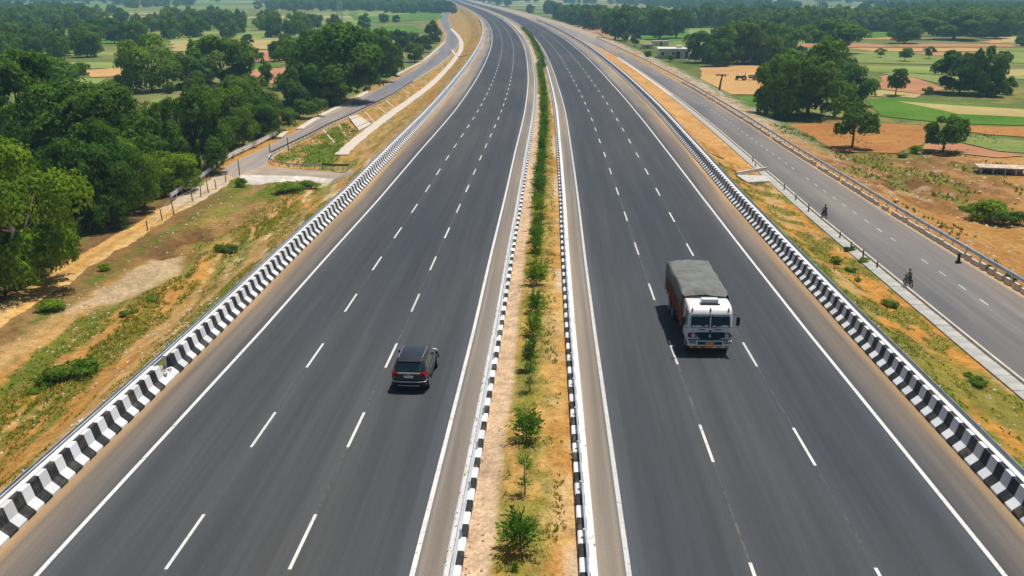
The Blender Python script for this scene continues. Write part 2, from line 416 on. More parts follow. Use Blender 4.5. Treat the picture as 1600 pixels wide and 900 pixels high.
    h1 = fbm(X*.45, Y*.16, 4, 31); h2 = fbm(X*1.2, Y*.5, 4, 32)
    r = mx(r, C_TAN, sst(.45, .62, h1)); r = mx(r, (.35, .2, .09), sst(.58, .7, h2)*.6)
    gb = np.exp(-((eR-2.0)/.9)**2)*(1-sst(105, 120, Y)); r = mx(r, C_GREEN, np.clip(gb*1.3, 0, 1)*sst(.35, .5, h2+.1))
    r = mx(r, C_OLIVE, sst(.52, .6, h2+.08*np.exp(-((eR-4.6)/1.5)**2))*(eR > 2.5)*(eR < 7.2)*(1-sst(100, 115, Y))*.9)
    r = mx(r, C_OLIVE, sst(.46, .56, h1+.05*(Y < 50))*(eR < 7)*(1-sst(48, 62, Y))*.85)
    sd_ = sst(95, 112, Y)*(1-sst(300, 380, Y))*sst(2.4, 3, eR); r = mx(r, C_SAND, sd_*.9*(.6+.4*sst(.3, .6, h1)))
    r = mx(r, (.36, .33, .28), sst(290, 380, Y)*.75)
    r = mx(r, C_TAN, np.exp(-((eR-14.9)/.6)**2))
    r = mx(r, (.33, .155, .045), sst(.42, .6, fbm(X*.12-Y*.05, Y*.1, 3, 35))*(eR > 16)*.7)
    r = mx(r, (.36, .185, .055), (eR > 15.8)*.65)
    rb = pmask(X, Y, P_RUBBLE, 2.5, 3); r = mx(r, (.215, .11, .04), rb*.9*sst(.25, .45, h1))
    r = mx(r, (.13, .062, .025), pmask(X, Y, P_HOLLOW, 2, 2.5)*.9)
    r = mx(r, (.40, .28, .16), rb*.7*sst(.65, .70, fbm(X*.9, Y*.5, 3, 36))); r = mx(r, C_OLIVE, rb*sst(.54, .62, fbm(X*.3, Y*.12, 3, 37))*.8)
    wr = sst(125, 140, Y+.15*(X-40))*sst(16, 19, eR); r = r*(1-wr[..., None])+c*wr[..., None]
    wr = sst(17, 20, eR)*sst(118, 128, Y)*(X < 55); r = mx(r, C_LUSH, wr*.6)
    verge = (eR > 14.6)*(1-sst(18, 24, eR))*sst(100, 180, Y); r = mx(r, (.42, .36, .28), verge*sst(.4, .55, h2))
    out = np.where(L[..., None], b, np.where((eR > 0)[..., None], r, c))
    return np.clip(out, .01, .9)
def rough_h(X, Y):
    """uneven ground away from the built roads"""
    eL = LB(Y)-X; eR = X-RB(Y)
    k = np.where(eL > 0, sst(1.2, 2.5, eL), sst(1.2, 2.2, eR)*(1-sst(5.6, 6.6, eR))+sst(16.5, 19, eR))
    m = np.minimum(np.minimum(seg_dist(X, Y, TRACK_MID), seg_dist(X, Y, SV_MID)), seg_dist(X, Y, DRAIN))
    m = np.minimum(m, seg_dist(X, Y, [tuple((Vector(a)+Vector(b))/2) for a, b in zip(UP_N, UP_S)]))
    k = k*sst(2.6, 5.5, m)*(1-sst(160, 240, Y))
    k = k*np.where(eR > 6, 1-sst(98, 116, Y), 1)
    d = (fbm(X*.9, Y*.35, 4, 41)-.5)*.55+(fbm(X*.22, Y*.12, 3, 42)-.5)*.7
    d = d-.9*pmask(X, Y, P_DARKSOIL, 3, 1.5)-.9*pmask(X, Y, P_HOLLOW, 3.5, 2)+.5*pmask(X, Y, P_RUBBLE, 3, 2)*(fbm(X*.7, Y*.5, 4, 44)-.4)*2
    return d*k
def HH(x, y):
    x = np.atleast_1d(np.asarray(x, float)); y = np.atleast_1d(np.asarray(y, float))
    return base_h(x, y)+rough_h(x, y)

# ------------------------------------------------------------ ground sheets
rows = [-60.0]
while rows[-1] < 2400: rows.append(rows[-1]+(4 if rows[-1] < 14 else max(.42, .0062*rows[-1])))
rows += [2900, 3600, 5000, 7000, 9000]; rows = np.array(rows)
offs = [-1.5, -.4, .6]
while offs[-1] < 60: offs.append(offs[-1]+(.38 if offs[-1] < 24 else .9))
while offs[-1] < 7500: offs.append(offs[-1]*1.04)
offs = np.array(offs)
for side in (-1, 1):
    Y = np.repeat(rows[:, None], len(offs), 1); E = np.repeat(offs[None, :], len(rows), 0)
    X = LB(Y)-E if side < 0 else RB(Y)+E
    Z = base_h(X, Y)+rough_h(X, Y)
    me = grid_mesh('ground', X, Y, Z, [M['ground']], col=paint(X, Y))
    if side < 0: me.flip_normals()
    o = link('ground_west' if side < 0 else 'ground_east', me); setp(o, kind='structure')

# ------------------------------------------------------------ carriageways
rr = [-60.0]
while rr[-1] < 3300: rr.append(rr[-1]+max(1.2, .008*rr[-1]))
rr = np.array(rr)
A_ASP = np.array((.056, .0605, .066)); A_BRN = np.array((.155, .13, .105)); A_SOIL = np.array((.42, .27, .13)); A_GREY = np.array((.24, .205, .165))
def carriage(name, outer, lo, lin, inner, sgn):
    # column positions across: outer barrier -> inner kerb
    fr = [0, .1, .25, .4, .55, .7, .85, 1]
    cols = []
    for f in fr: cols.append(('o', f))
    for f in np.linspace(.02, .98, 25): cols.append(('m', f))
    for f in fr: cols.append(('i', f))
    ny = len(rr); X = np.zeros((ny, len(cols))); Cc = np.zeros((ny, len(cols), 3)); U = np.zeros((ny, len(cols)))
    for j, (k, f) in enumerate(cols):
        if k == 'o': x = outer(rr)*(1-f)+lo(rr)*f
        elif k == 'm': x = lo(rr)*(1-f)+lin(rr)*f
        else: x = lin(rr)*(1-f)+inner(rr)*f
        X[:, j] = x; U[:, j] = x-CC(rr)
        nn = fbm(np.full(ny, j*.4), rr*.04, 3, 51+j % 3)
        if k == 'o':
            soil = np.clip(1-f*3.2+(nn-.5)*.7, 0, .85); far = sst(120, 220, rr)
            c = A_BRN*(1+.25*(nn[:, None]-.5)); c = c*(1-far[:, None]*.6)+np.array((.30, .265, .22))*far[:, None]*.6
            t = sst(.58, .98, np.full(ny, f)+(nn-.5)*.3); c = c*(1-t[:, None])+A_ASP*1.15*t[:, None]
            c = c*(1-soil[:, None])+A_SOIL*soil[:, None]
        elif k == 'm':
            c = np.tile(A_ASP, (ny, 1)); e = min(f, 1-f)*11.5
            c = c*(1+.35*math.exp(-(e/.5)**2)*(nn[:, None]+.2))
            lane = (f*3) % 1; d = min(lane, 1-lane)*3.8
            c = c*(1+.10*math.exp(-(d/.35)**2)); wt = math.exp(-((abs(lane-.5)*3.8-.85)/.35)**2); c = c*(1-.09*wt)
        else:
            c = A_GREY*(1+.3*(nn[:, None]-.5)); t = 1-sst(.0, .22, np.full(ny, f)); c = c*(1-t[:, None])+A_ASP*1.4*t[:, None]
            dd = math.exp(-((f-.5)/.18)**2); c = c*(1-.18*dd)
            so = sst(.85, 1.0, np.full(ny, f)); c = c*(1-.5*so[:, None])+np.array((.42, .34, .25))*.5*so[:, None]
        Cc[:, j] = c
    X[:, 0] += -.25*sgn; X[:, -1] += .12*sgn
    Yg = np.repeat(rr[:, None], len(cols), 1)
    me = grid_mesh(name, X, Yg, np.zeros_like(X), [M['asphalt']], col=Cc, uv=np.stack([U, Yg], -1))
    if sgn < 0: me.flip_normals()
    o = link('carriageway', me); setp(o, kind='structure'); return o
cw = {-1: carriage('carriageway', LB, LO, LI, LK, 1), 1: carriage('carriageway', RB, RO, RI, RK, -1)}

def head(f, y): return math.atan2(float(f(y+1)-f(y-1)), 2.0)      # turn of the road away from +Y
def edge_line(f, w, parent, z=.005, name='edge_line'):
    ys = rr[(rr > -60)]; mb = MB(); 
    V = []; 
    for y in ys:
        x = float(f(y)); wy = w
        V += [(x-wy/2, y, z), (x+wy/2, y, z)]
    F = [(2*i, 2*i+1, 2*i+3, 2*i+2) for i in range(len(ys)-1)]
    return link(name, mesh_np(name, V, F, [M['line']]), parent)
for f, s in ((LO, -1), (LI, -1), (RI, 1), (RO, 1)): edge_line(f, .17, cw[s])
dash = mesh_np('lane_dash', [(-.06, -1.72, 0), (.06, -1.72, 0), (.06, 1.72, 0), (-.06, 1.72, 0)], [(0, 1, 2, 3)], [M['line']])
D = lambda a, b, k: (lambda Y: a(Y)+(b(Y)-a(Y))*k)
for idx, (f, s, ph) in enumerate(((D(LO, LI, 1/3), -1, 37.6), (D(LO, LI, 2/3), -1, 37.6), (D(RI, RO, 1/3), 1, 36.3), (D(RI, RO, 2/3), 1, 36.0))):
    per = 8.75 if s < 0 else 10.5; y = ph-per*9; far = []
    while y < 900:
        x = float(f(y)); a = -head(f, y)
        if y < 360: link('lane_dash', dash, cw[s], (x, y, .005), a)
        else: far += [(x-.06, y-1.5, .005), (x+.06, y-1.5, .005), (x+.06, y+1.5, .005), (x-.06, y+1.5, .005)]
        y += per
    F = np.arange(len(far)).reshape(-1, 4)
    setp(link('far_lane_dashes', mesh_np('far_dashes', far, F, [M['line']]), cw[s]), kind='stuff')

M['seam'] = worn_paint('worn_paving_seam', (.105, .10, .095), (.062, .064, .068), .46, 1.5, .9)
for f, s in ((D(LO, LI, 1/3), -1), (D(LO, LI, 2/3), -1), (D(RI, RO, 1/3), 1), (D(RI, RO, 2/3), 1)):
    ys = rr[(rr > -60) & (rr < 260)]; wv = .05+.05*fbm(ys*.15, ys*0, 2, 77)
    V = [v for y, w2 in zip(ys, wv) for v in ((float(f(y))-w2/2, y, .0025), (float(f(y))+w2/2, y, .0025))]
    link('paving_seam', mesh_np('paving_seam', V, [(2*i, 2*i+1, 2*i+3, 2*i+2) for i in range(len(ys)-1)], [M['seam']]), cw[s])
# ------------------------------------------------------------ median strip of soil
mc = np.linspace(0, 1, 26); rm = [-60.0]
while rm[-1] < 2400: rm.append(rm[-1]+(3 if rm[-1] < 15 else max(.3, .0065*rm[-1])))
rm = np.array(rm)
Ym = np.repeat(rm[:, None], 26, 1); a_ = LK(Ym)+.5; b_ = RK(Ym)-.5; Xm = a_+(b_-a_)*mc[None, :]
dm = (Xm-a_); de = (b_-Xm)
Zm = .10+.16*np.clip(np.minimum(dm, de)/1.2, 0, 1)+(fbm(Xm*1.6, Ym*.9, 4, 61)-.5)*.22*np.clip(np.minimum(dm, de)*2, 0, 1)
n1 = fbm(Xm*1.1, Ym*.5, 4, 62); n2 = fbm(Xm*.5, Ym*.22, 3, 63); n3 = fbm(Xm*2.6, Ym*1.3, 3, 64)
cm = np.zeros(Xm.shape+(3,))+np.array((.46, .265, .085)); cm = mx(cm, (.40, .20, .055), sst(.45, .6, n2)); cm = mx(cm, (.52, .34, .16), sst(.52, .66, n1)*.8)
cen = np.exp(-(((Xm-(a_+b_)/2)+.15)/(.30*(b_-a_)))**2)
cm = mx(cm, (.19, .175, .03), cen*sst(.40, .52, n1)*.9); cm = mx(cm, (.11, .155, .02), cen*sst(.46, .58, n3)*.8*(.6+.4*sst(50, 110, Ym)))
cm = mx(cm, (.075, .12, .022), np.exp(-((Xm-(a_+b_)/2)/.9)**2)*sst(75, 130, Ym)*.75)
pale = (1-sst(.75, 1.05, dm+(fbm(Xm*0, Ym*.3, 2, 66)-.5)*.3))*((fbm(Xm*0, Ym*.06, 1, 68) > .36)); cm = mx(cm, (.55, .39, .26), pale*.85)
cm = mx(cm, (.50, .38, .26), sst(.5, .6, fbm(Xm*0+3, Ym*.1, 2, 69))*(1-sst(.3, .8, de))*.8)
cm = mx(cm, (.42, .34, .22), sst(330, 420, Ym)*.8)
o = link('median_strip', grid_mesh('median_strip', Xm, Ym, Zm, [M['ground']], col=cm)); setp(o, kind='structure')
print('base done')
# ------------------------------------------------------------ guard rails
def wbeam_prof(h0, h1, t=.05):
    zs = np.linspace(h0, h1, 7); o = [0, .05, .05, .0, .05, .05, 0]
    return [(a, z) for a, z in zip(o, zs)]+[(a-t*.3, z) for a, z in list(zip(o, zs))[::-1]]
def along(f, y0, y1, off, z=0.0, step=None):
    out = []; y = y0
    while y < y1:
        out.append((float(f(y))+off, y, z)); y += step or max(1.5, .012*y)
    out.append((float(f(y1))+off, y1, z)); return out
post_me = MB().box(-.04, .04, -.05, .05, 0, .78).mesh('post', [M['steel']])
def guard_rail(name, label, path, h=(.45, .78), post_step=3.0, post_max=120, flip=False, mat=None, group=None, cat='guard rail', zoff=0, pmesh=None, post=True):
    o = empty(name, path[0]); setp(o, label, cat, group)
    org = Vector(path[0]); rel = [tuple(Vector(p)-org) for p in path]
    pr = wbeam_prof(*h); pr = [(-a, z) for a, z in pr] if flip else pr
    MB().sweep(pr, rel).build('rail_beam', [mat or M['steel']], o)
    if post:
        pts = resample([Vector(p) for p in rel], post_step)
        for i, p in enumerate(pts[:post_max]):
            q = pts[min(i+1, len(pts)-1)]-pts[max(i-1, 0)]
            a = math.atan2(q.y, q.x)-math.pi/2
            sgn = 1 if flip else -1
            link('post', pmesh or post_me, o, (p.x+math.cos(a)*.07*(sgn), p.y+math.sin(a)*.07*sgn, p.z), a, (1, 1, h[1]/.78))
    return o

# ------------------------------------------------------------ outer crash barriers: black and white precast blocks
BL = .575
def jersey(L, low=False):
    # o grows away from the road, faces the road at o=0
    pr = [(0, -.12), (0, .10), (.30, .34), (.44, .86), (.60, .86), (.60, -.12)] if not low else [(0, -.12), (0, .10), (.30, .34), (.42, .36), (.60, .30), (.60, -.12)]
    v = []; n = len(pr)
    for y in (-L/2+.004, L/2-.004): v += [(o, y, z) for o, z in pr]
    f = [(k, (k+1) % n, n+(k+1) % n, n+k) for k in range(n)]+[tuple(range(n))[::-1], tuple(range(n, 2*n))]
    return v, f
def block_mesh(name, m, low=False, mir=False, L=BL):
    v, f = jersey(L, low); mb = MB(); mb.add([((-x if mir else x), y, z) for x, y, z in v], f)
    return mb.mesh(name, [m], bevel=.012)
for side in (-1, 1):
    f = LB if side < 0 else RB
    root = empty('crash_barrier', (float(f(27)), 27, 0))
    setp(root, 'striped concrete barrier along the ' + ('left edge of the highway, with one broken block' if side < 0 else 'right edge of the highway'), 'crash barrier')
    org = root.location.copy()
    bw = block_mesh('white_block', M['white'], mir=side < 0); bb = block_mesh('black_block', M['black'], mir=side < 0)
    bl = block_mesh('broken_block', M['white'], low=True, mir=side < 0)
    y = 12.0; k = 0; fv = []; ff = []; fm = []
    while y < 620:
        x = float(f(y)); a = -head(f, y); c = math.cos(a)
        broken = side < 0 and 42.9 < y < 43.8
        if y < 97:
            me = (bl if broken else (bw if k % 2 else bb))
            ob = link('concrete_block', me, root, (x-org.x, y-org.y, 0), a)
            if broken: ob['label'] = 'broken white block with only its foot left'
        else:
            v, fc = jersey(BL/c); b = len(fv)
            ca, sa = math.cos(a), math.sin(a)
            for (px, py, pz) in v:
                px = -px if side < 0 else px
                fv.append((x-org.x+px*ca-py*sa, y-org.y+px*sa+py*ca, pz))
            ff += [tuple(b+i for i in q) for q in fc]; fm += [k % 2]*len(fc)
        y += BL*math.cos(a); k += 1
    mb = MB(); mb.v = fv; mb.f = ff; mb.m = fm
    setp(mb.build('far_concrete_blocks', [M['black'], M['white']], root), kind='stuff')
    # white coping strip behind the blocks
    p = along(f, 12, 42.55 if side < 0 else 620, 0); s = side
    cp = [(s*-.60, .3), (s*-.60, .90), (s*-.80, .90), (s*-.80, -.1), (s*-.62, -.1)]
    MB().sweep(cp, [tuple(Vector(q)-org) for q in p]).build('coping', [M['cap']], root)
    if side < 0:
        p = along(f, 43.9, 620, 0); MB().sweep(cp, [tuple(Vector(q)-org) for q in p]).build('coping', [M['cap']], root)
    guard_rail('guard_rail', 'galvanised steel rail running just behind the ' + ('left' if side < 0 else 'right') + ' black and white barrier',
               along(f, 12, 640, side*.98), h=(.66, 1.0), post_step=4.0, post_max=60, flip=side > 0)
# rubble of the broken block
mb = MB(); rg = random.Random(3)
for i in range(26):
    x = float(LB(43.3))-rg.uniform(.25, .95); y = 43.3+rg.uniform(-.55, .5); s = rg.uniform(.04, .13)
    Mt = Matrix.Translation((x, y, .28+rg.uniform(0, .1))) @ Euler((rg.random()*3, rg.random()*3, rg.random()*3)).to_matrix().to_4x4()
    mb.box(-s, s, -s*.7, s*.7, -s*.6, s*.6, M=Mt, tx=.8, ty=.7)
setp(mb.build('concrete_rubble', [M['conc']]), 'small heap of concrete rubble in the gap of the left striped barrier', 'rubble', kind='stuff')

# ------------------------------------------------------------ median kerbs with rails
KL = .83
for side in (-1, 1):
    f = LK if side < 0 else RK; s = 1 if side < 0 else -1       # s: towards the median
    root = empty('median_kerb', (float(f(27)), 27, 0)); org = root.location.copy()
    setp(root, 'black and white kerb with white top along the ' + ('left' if side < 0 else 'right') + ' side of the planted median', 'kerb')
    def kb(m):
        mb = MB(); v = [(.36, z) for z in (-.1,)]
        k0 = .36 if side < 0 else .24; pr = [(k0, -.1), (k0, .36), (.54, .36), (.58, .32), (.58, -.1)]; n = 5; vs = []
        for y in (-KL/2+.004, KL/2-.004): vs += [(o*s, y, z) for o, z in pr]
        mb.add(vs, [(k, (k+1) % n, n+(k+1) % n, n+k) for k in range(n)]+[tuple(range(n)), tuple(range(n, 2*n))])
        return mb.mesh('kerb_block', [m])
    km = [kb(M['black']), kb(M['white'])]
    y = 14.0 if side < 0 else 14.4; k = 0; fv = []; ff = []; fm = []
    while y < 470:
        x = float(f(y)); a = -head(f, y)
        if y < 125: link('kerb_block', km[k % 2], root, (x-org.x, y-org.y, 0), a)
        else:
            me = km[k % 2]; b = len(fv); ca, sa = math.cos(a), math.sin(a)
            for v in me.vertices: fv.append((x-org.x+v.co.x*ca-v.co.y*sa, y-org.y+v.co.x*sa+v.co.y*ca, v.co.z))
            ff += [tuple(b+i for i in q.vertices) for q in me.polygons]; fm += [k % 2]*len(me.polygons)
        y += KL*math.cos(a); k += 1
    mb = MB(); mb.v = fv; mb.f = ff; mb.m = fm; setp(mb.build('far_kerb_blocks', [M['black'], M['white']], root), kind='stuff')
    p = [tuple(Vector(q)-org) for q in along(f, 12, 640, 0)]
    MB().sweep([(-s*0, -.1), (-s*0, .26), (-s*.06, .30), (-s*(.355 if side < 0 else .235), .34), (-s*(.355 if side < 0 else .235), -.1)], p).build('kerb_top', [M['cap']], root)
    guard_rail('median_rail', 'thin steel rail on the ' + ('left' if side < 0 else 'right') + ' kerb of the planted median',
               along(f, 12, 420, s*.30, .33), h=(.14, .34), post_step=3.3, post_max=70, flip=side < 0)

# ------------------------------------------------------------ ribbon roads beside the highway
def ribbon(name, A, B, n, across, colf, mat, z=.06, step=3.0, kind='structure', jit=0, smooth=2, edge_drop=.35):
    """sheet between two edge lines A and B (both running the same way)"""
    A = smooth_line(A, smooth); B = smooth_line(B, smooth)
    def par(L, n):
        d = [0]
        for a, b in zip(L[:-1], L[1:]): d.append(d[-1]+(Vector(b)-Vector(a)).length)
        t = np.linspace(0, 1, n); d = np.array(d)/d[-1]
        return np.stack([np.interp(t, d, [p[k] for p in L]) for k in range(3)], -1)
    # geometric spacing where the road recedes
    a = par(A, n); b = par(B, n); t = np.linspace(0, 1, across)
    P = a[:, None, :]*(1-t[None, :, None])+b[:, None, :]*t[None, :, None]
    if jit: P[:, :, 0] += ((fbm(P[:, :, 0]*.0+t[None, :]*3, P[:, :, 1]*.6, 3, 71)-.5)*jit)*np.where((t == 0) | (t == 1), 1, 0)[None, :]
    X, Y = P[..., 0], P[..., 1]; Z = base_h(X, Y)+z
    # skirts
    Z2 = Z.copy(); W_ = np.concatenate([[[1.0]], [[0]]], 0)
    T = np.repeat(t[None, :], n, 0); col = colf(X, Y, T)
    # skirt columns
    dA = (P[:, :1]-P[:, 1:2]); dA /= np.linalg.norm(dA, axis=2, keepdims=True)
    P0 = P[:, :1]+dA*edge_drop; P1 = P[:, -1:]-dA*edge_drop
    X = np.concatenate([P0[..., 0], X, P1[..., 0]], 1); Y = np.concatenate([P0[..., 1], Y, P1[..., 1]], 1)
    Z = np.concatenate([Z[:, :1]-z-.12, Z, Z[:, -1:]-z-.12], 1)
    col = np.concatenate([col[:, :1], col, col[:, -1:]], 1)
    L = np.concatenate([[0], np.cumsum(np.hypot(np.diff(P[:, 0, 0]), np.diff(P[:, 0, 1])))])
    w_ = np.linalg.norm(P[:, 0]-P[:, -1], axis=1)
    U = np.concatenate([np.zeros((n, 1)), T*w_[:, None], w_[:, None]], 1); V = np.repeat(L[:, None], across+2, 1)
    me = grid_mesh(name, X, Y, Z, [mat], col=col, uv=np.stack([U, V], -1))
    o = link(name, me); setp(o, kind=kind)
    if me.polygons[len(me.polygons)//2].normal.z < 0: me.flip_normals()
    return o
def c_track(X, Y, T):
    n = fbm(X*.6, Y*.3, 3, 81); c = np.zeros(X.shape+(3,))+np.array((.52, .30, .095))
    c = mx(c, (.40, .225, .07), np.exp(-((T-.5)/.12)**2)*.7); c = mx(c, (.56, .37, .16), sst(.5, .65, n)*.7)
    return mx(c, (.50, .40, .28), sst(92, 99, Y)*.9)
ribbon('dirt_track', TR_LO, TR_UP, 160, 9, c_track, M['ground'], z=.05, jit=.9)
def c_serv(X, Y, T):
    n = fbm(X*.5, Y*.2, 3, 82); c = np.zeros(X.shape+(3,))+np.array((.27, .235, .20))
    c = mx(c, (.19, .185, .19), sst(150, 230, Y)); c = mx(c, (.17, .165, .165), (.5-np.abs(T-.55)).clip(0, 1)*1.2*sst(120, 170, Y)*sst(.3, .6, n))
    c = mx(c, (.46, .34, .22), (1-sst(.0, .16, T+(n-.5)*.2))*.9); c = mx(c, (.45, .38, .30), sst(.93, 1, T)*.6)
    return mx(c, (.44, .345, .26), (1-sst(100, 150, Y))*.75)
ribbon('service_road', SV_UP, SV_LO, 240, 13, c_serv, M['asphalt'], z=.07)
def c_und(X, Y, T): 
    n = fbm(X*.6, Y*.5, 3, 83); return mx(np.zeros(X.shape+(3,))+np.array((.43, .335, .25)), (.36, .28, .20), sst(.4, .6, n))
ribbon('underpass_road', UP_N, UP_S, 50, 8, c_und, M['asphalt'], z=.075)
apr_hi = GL([(372, 275), (420, 275), (485, 277), (520, 280)]); apr_lo = GL([(380, 287), (425, 286), (470, 283), (520, 283)])
ribbon('concrete_apron', apr_lo, apr_hi, 24, 4, lambda X, Y, T: np.zeros(X.shape+(3,))+np.array((.58, .53, .46)), M['ground'], z=.10)

# right service road: follows the highway at a fixed distance
ys_ = np.concatenate([np.arange(-50, 30, 8.0), np.arange(30, 120, 2.0), np.geomspace(120, 760, 110)])
SRL = [(float(RB(y))+(8.15 if y < 300 else 8.15-2.6*float(sst(300, 460, y))), y, 0) for y in ys_]
SRR = [(float(RB(y))+float(np.interp(y, [40, 63, 95, 124, 200, 366, 760], [15.9, 15.3, 14.6, 14.0, 13.6, 12.0, 9.5])), y, 0) for y in ys_]
def c_srv2(X, Y, T):
    n = fbm(X*.5, Y*.12, 3, 84); c = np.zeros(X.shape+(3,))+np.array((.175, .165, .155))
    c = mx(c, (.13, .125, .122), np.exp(-((T-.12)/.18)**2)*.9); c = mx(c, (.225, .19, .155), sst(.5, .95, T)*.85)
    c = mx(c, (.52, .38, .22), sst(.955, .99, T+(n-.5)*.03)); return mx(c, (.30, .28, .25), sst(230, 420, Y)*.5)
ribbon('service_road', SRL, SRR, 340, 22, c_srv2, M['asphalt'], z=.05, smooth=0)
sr2 = bpy.data.objects['service_road.001']
sdash = mesh_np('lane_dash', [(-.06, -.62, 0), (.06, -.62, 0), (.06, .62, 0), (-.06, .62, 0)], [(0, 1, 2, 3)], [M['line2']])
srm = lambda y: float(np.interp(y, ys_, [(a[0]+b[0])/2 for a, b in zip(SRL, SRR)]))+.35
y = 20.0; rg = random.Random(5)
while y < 200:
    if rg.random() > .12: link('lane_dash', sdash, sr2, (srm(y), y, float(base_h(srm(y), y))+.055), -head(RB, y))
    y += 3.3
# concrete drain with a raised lip between the bank and the service road
root = empty('roadside_drain', (float(RB(30))+7.2, 30, -1.5)); setp(root, 'pale concrete drain cover running along the near side of the right service road', 'drain')
org = root.location.copy()
yy = 14.0; slab = MB().box(-.5, .5, -.99, .99, -.3, .09).mesh('cover_slab', [M['conc_g']], bevel=.015); far = MB()
while yy < 300:
    x = float(RB(yy))+7.62; a = -head(RB, yy); z = float(base_h(x, yy))
    if yy < 190: link('cover_slab', slab, root, (x-org.x, yy-org.y, z-org.z+rg.uniform(-.012, .012)), a+rg.uniform(-.004, .004))
    else: far.box(x-org.x-.5, x-org.x+.5, yy-org.y-.99, yy-org.y+.99, z-org.z-.3, z-org.z+.09)
    yy += 2.0
setp(far.build('far_cover_slabs', [M['conc_w']], root), kind='stuff')
p = [(float(RB(q))+8.12-org.x, q-org.y, float(base_h(RB(q)+8.12, q))-org.z) for q in np.concatenate([np.arange(14, 120, 2.0), np.arange(120, 360, 5)])]
MB().sweep([(.07, -.2), (.07, .24), (-.07, .24), (-.07, -.2)], p).build('drain_lip', [M['conc_w']], root)
# short posts standing on the drain
pm = MB().box(-.05, .05, -.05, .05, 0, .62, tx=.8, ty=.8).mesh('marker_post', [M['post']])
for i, (px, py) in enumerate([(1225, 298), (1243, 314), (1263, 332), (1312, 373), (1329, 393), (1348, 404), (1370, 420), (1176, 254), (1180, 262)]):
    g = G(px, py); o = link('marker_post', pm, None, (g[0], g[1], g[2]+.05), 0, (1, 1, rnd.uniform(.8, 1.5)))
    setp(o, 'short dark marker post standing along the drain of the right service road', 'post', 'marker posts along the right drain')

# right service road: rail on the far edge and the whitish toe wall under it
pr = [(float(np.interp(y, ys_, [q[0] for q in SRR]))+.55, y, float(base_h(srm(y), y))+.02) for y in np.concatenate([np.arange(30, 130, 3.0), np.arange(130, 420, 7)])]
guard_rail('guard_rail', 'steel guard rail on the far side of the right service road', pr, h=(.55, .88), post_step=2.4, post_max=160, flip=False)
wl = empty('toe_wall', pr[0]); setp(wl, 'low whitish stone edging wall beneath the right service road guard rail', 'edging'); rg = random.Random(9)
pts = resample([Vector(p) for p in pr], 1.25); prs = [MB().box(-.16, .16, -.58*k, .58*k, -.3, .34+.05*j, tx=.85).mesh('edging_stone', [M['conc_w']], bevel=.02) for j, k in enumerate((1, .8, .55))]
for i, q in enumerate(pts[:150]):
    a = -head(RB, q.y)
    if rg.random() < .9: link('edging_stone', prs[rg.choice([0, 0, 0, 1, 2])], wl, tuple(q-Vector(pr[0])-Vector((.22, 0, 0))), a+rg.uniform(-.03, .03))
dk = MB().box(-.11, .11, -.1, .1, 0, .66, tx=.75, ty=.8).box(-.18, .18, -.18, .18, 0, .18).box(-.11, .11, -.09, .09, .68, .8)
o = dk.build('marker_block', [M['black']], None, G(1497, 412), bevel=.03); setp(o, 'dark waist high block standing in front of the right service road guard rail', 'block')

# ------------------------------------------------------------ left side: pale drain, slab, rails and fences
def slab_line(name, label, line, wd, z, mat, n, cat='drain', lift=.0, piece=1.6, mats=None, pname='cover_slab'):
    o = empty(name, line[0]); setp(o, label, cat); org = Vector(line[0])
    pts = resample(smooth_line(line, 2), piece); rg = random.Random(n)
    me = MB().box(-piece/2+.02, piece/2-.02, -wd/2, wd/2, -.25, 0).mesh(pname, [mat], bevel=.02)
    for a, b in zip(pts[:-1], pts[1:]):
        c = (a+b)/2; c.z = float(base_h(c.x, c.y))+z
        q = link(pname, me, o, tuple(c-org), math.atan2(b.y-a.y, b.x-a.x)+rg.uniform(-.02, .02), (1.04, rg.uniform(.9, 1.08), 1))
    return o
slab_line('covered_drain', 'long whitish covered drain running up the bank beside the left service road', DRAIN, 1.7, .16, M['conc_w'], 2, piece=2.0)
slab_line('drain_branch', 'short pale kerb curving from the covered drain up to the left carriageway', GL([(706, 78), (711, 86), (722, 88), (735, 84), (746, 80)]), .8, .14, M['conc_w'], 3, piece=2.5)
q = [Vector(p) for p in GL([(545, 185), (559, 181), (580, 196), (561, 206)])]
o = empty('culvert_slab', q[0]); setp(o, 'pale square culvert slab beside the left service road', 'slab')
mb = MB(); base = [(p-q[0])+Vector((0, 0, .25)) for p in q]; low = [(p-q[0])-Vector((0, 0, .3)) for p in q]
mb.add(base+low, [(0, 1, 2, 3), (4, 5, 1, 0), (5, 6, 2, 1), (6, 7, 3, 2), (7, 4, 0, 3), (7, 6, 5, 4)]); mb.build('slab_top', [M['conc_w']], o)
mb = MB(); 
for t in (.2, .8):
    a = base[0].lerp(base[3], t); b = base[1].lerp(base[2], t); mb.tube([a+Vector((0, 0, .08)), b+Vector((0, 0, .08))], .08, 4)
mb.build('slab_rib', [M['conc']], o)
# stripes of masonry chutes on the bank between road and drain
for (a, b) in [((636, 128), (648, 137)), ((628, 139), (640, 147)), ((602, 157), (616, 168)), ((570, 175), (584, 190)), ((590, 167), (603, 177)), ((505, 203), (523, 224)), ((530, 196), (541, 213))]:
    ln = GL([a, b]); slab_line('bank_chute', 'narrow pale chute down the bank between left service road and covered drain', ln, .28, .05, M['rock'], 4, piece=1.2, cat='chute')
for o in [o for o in bpy.data.objects if o.name.startswith('bank_chute')]: o['group'] = 'chutes down the bank by the left service road'

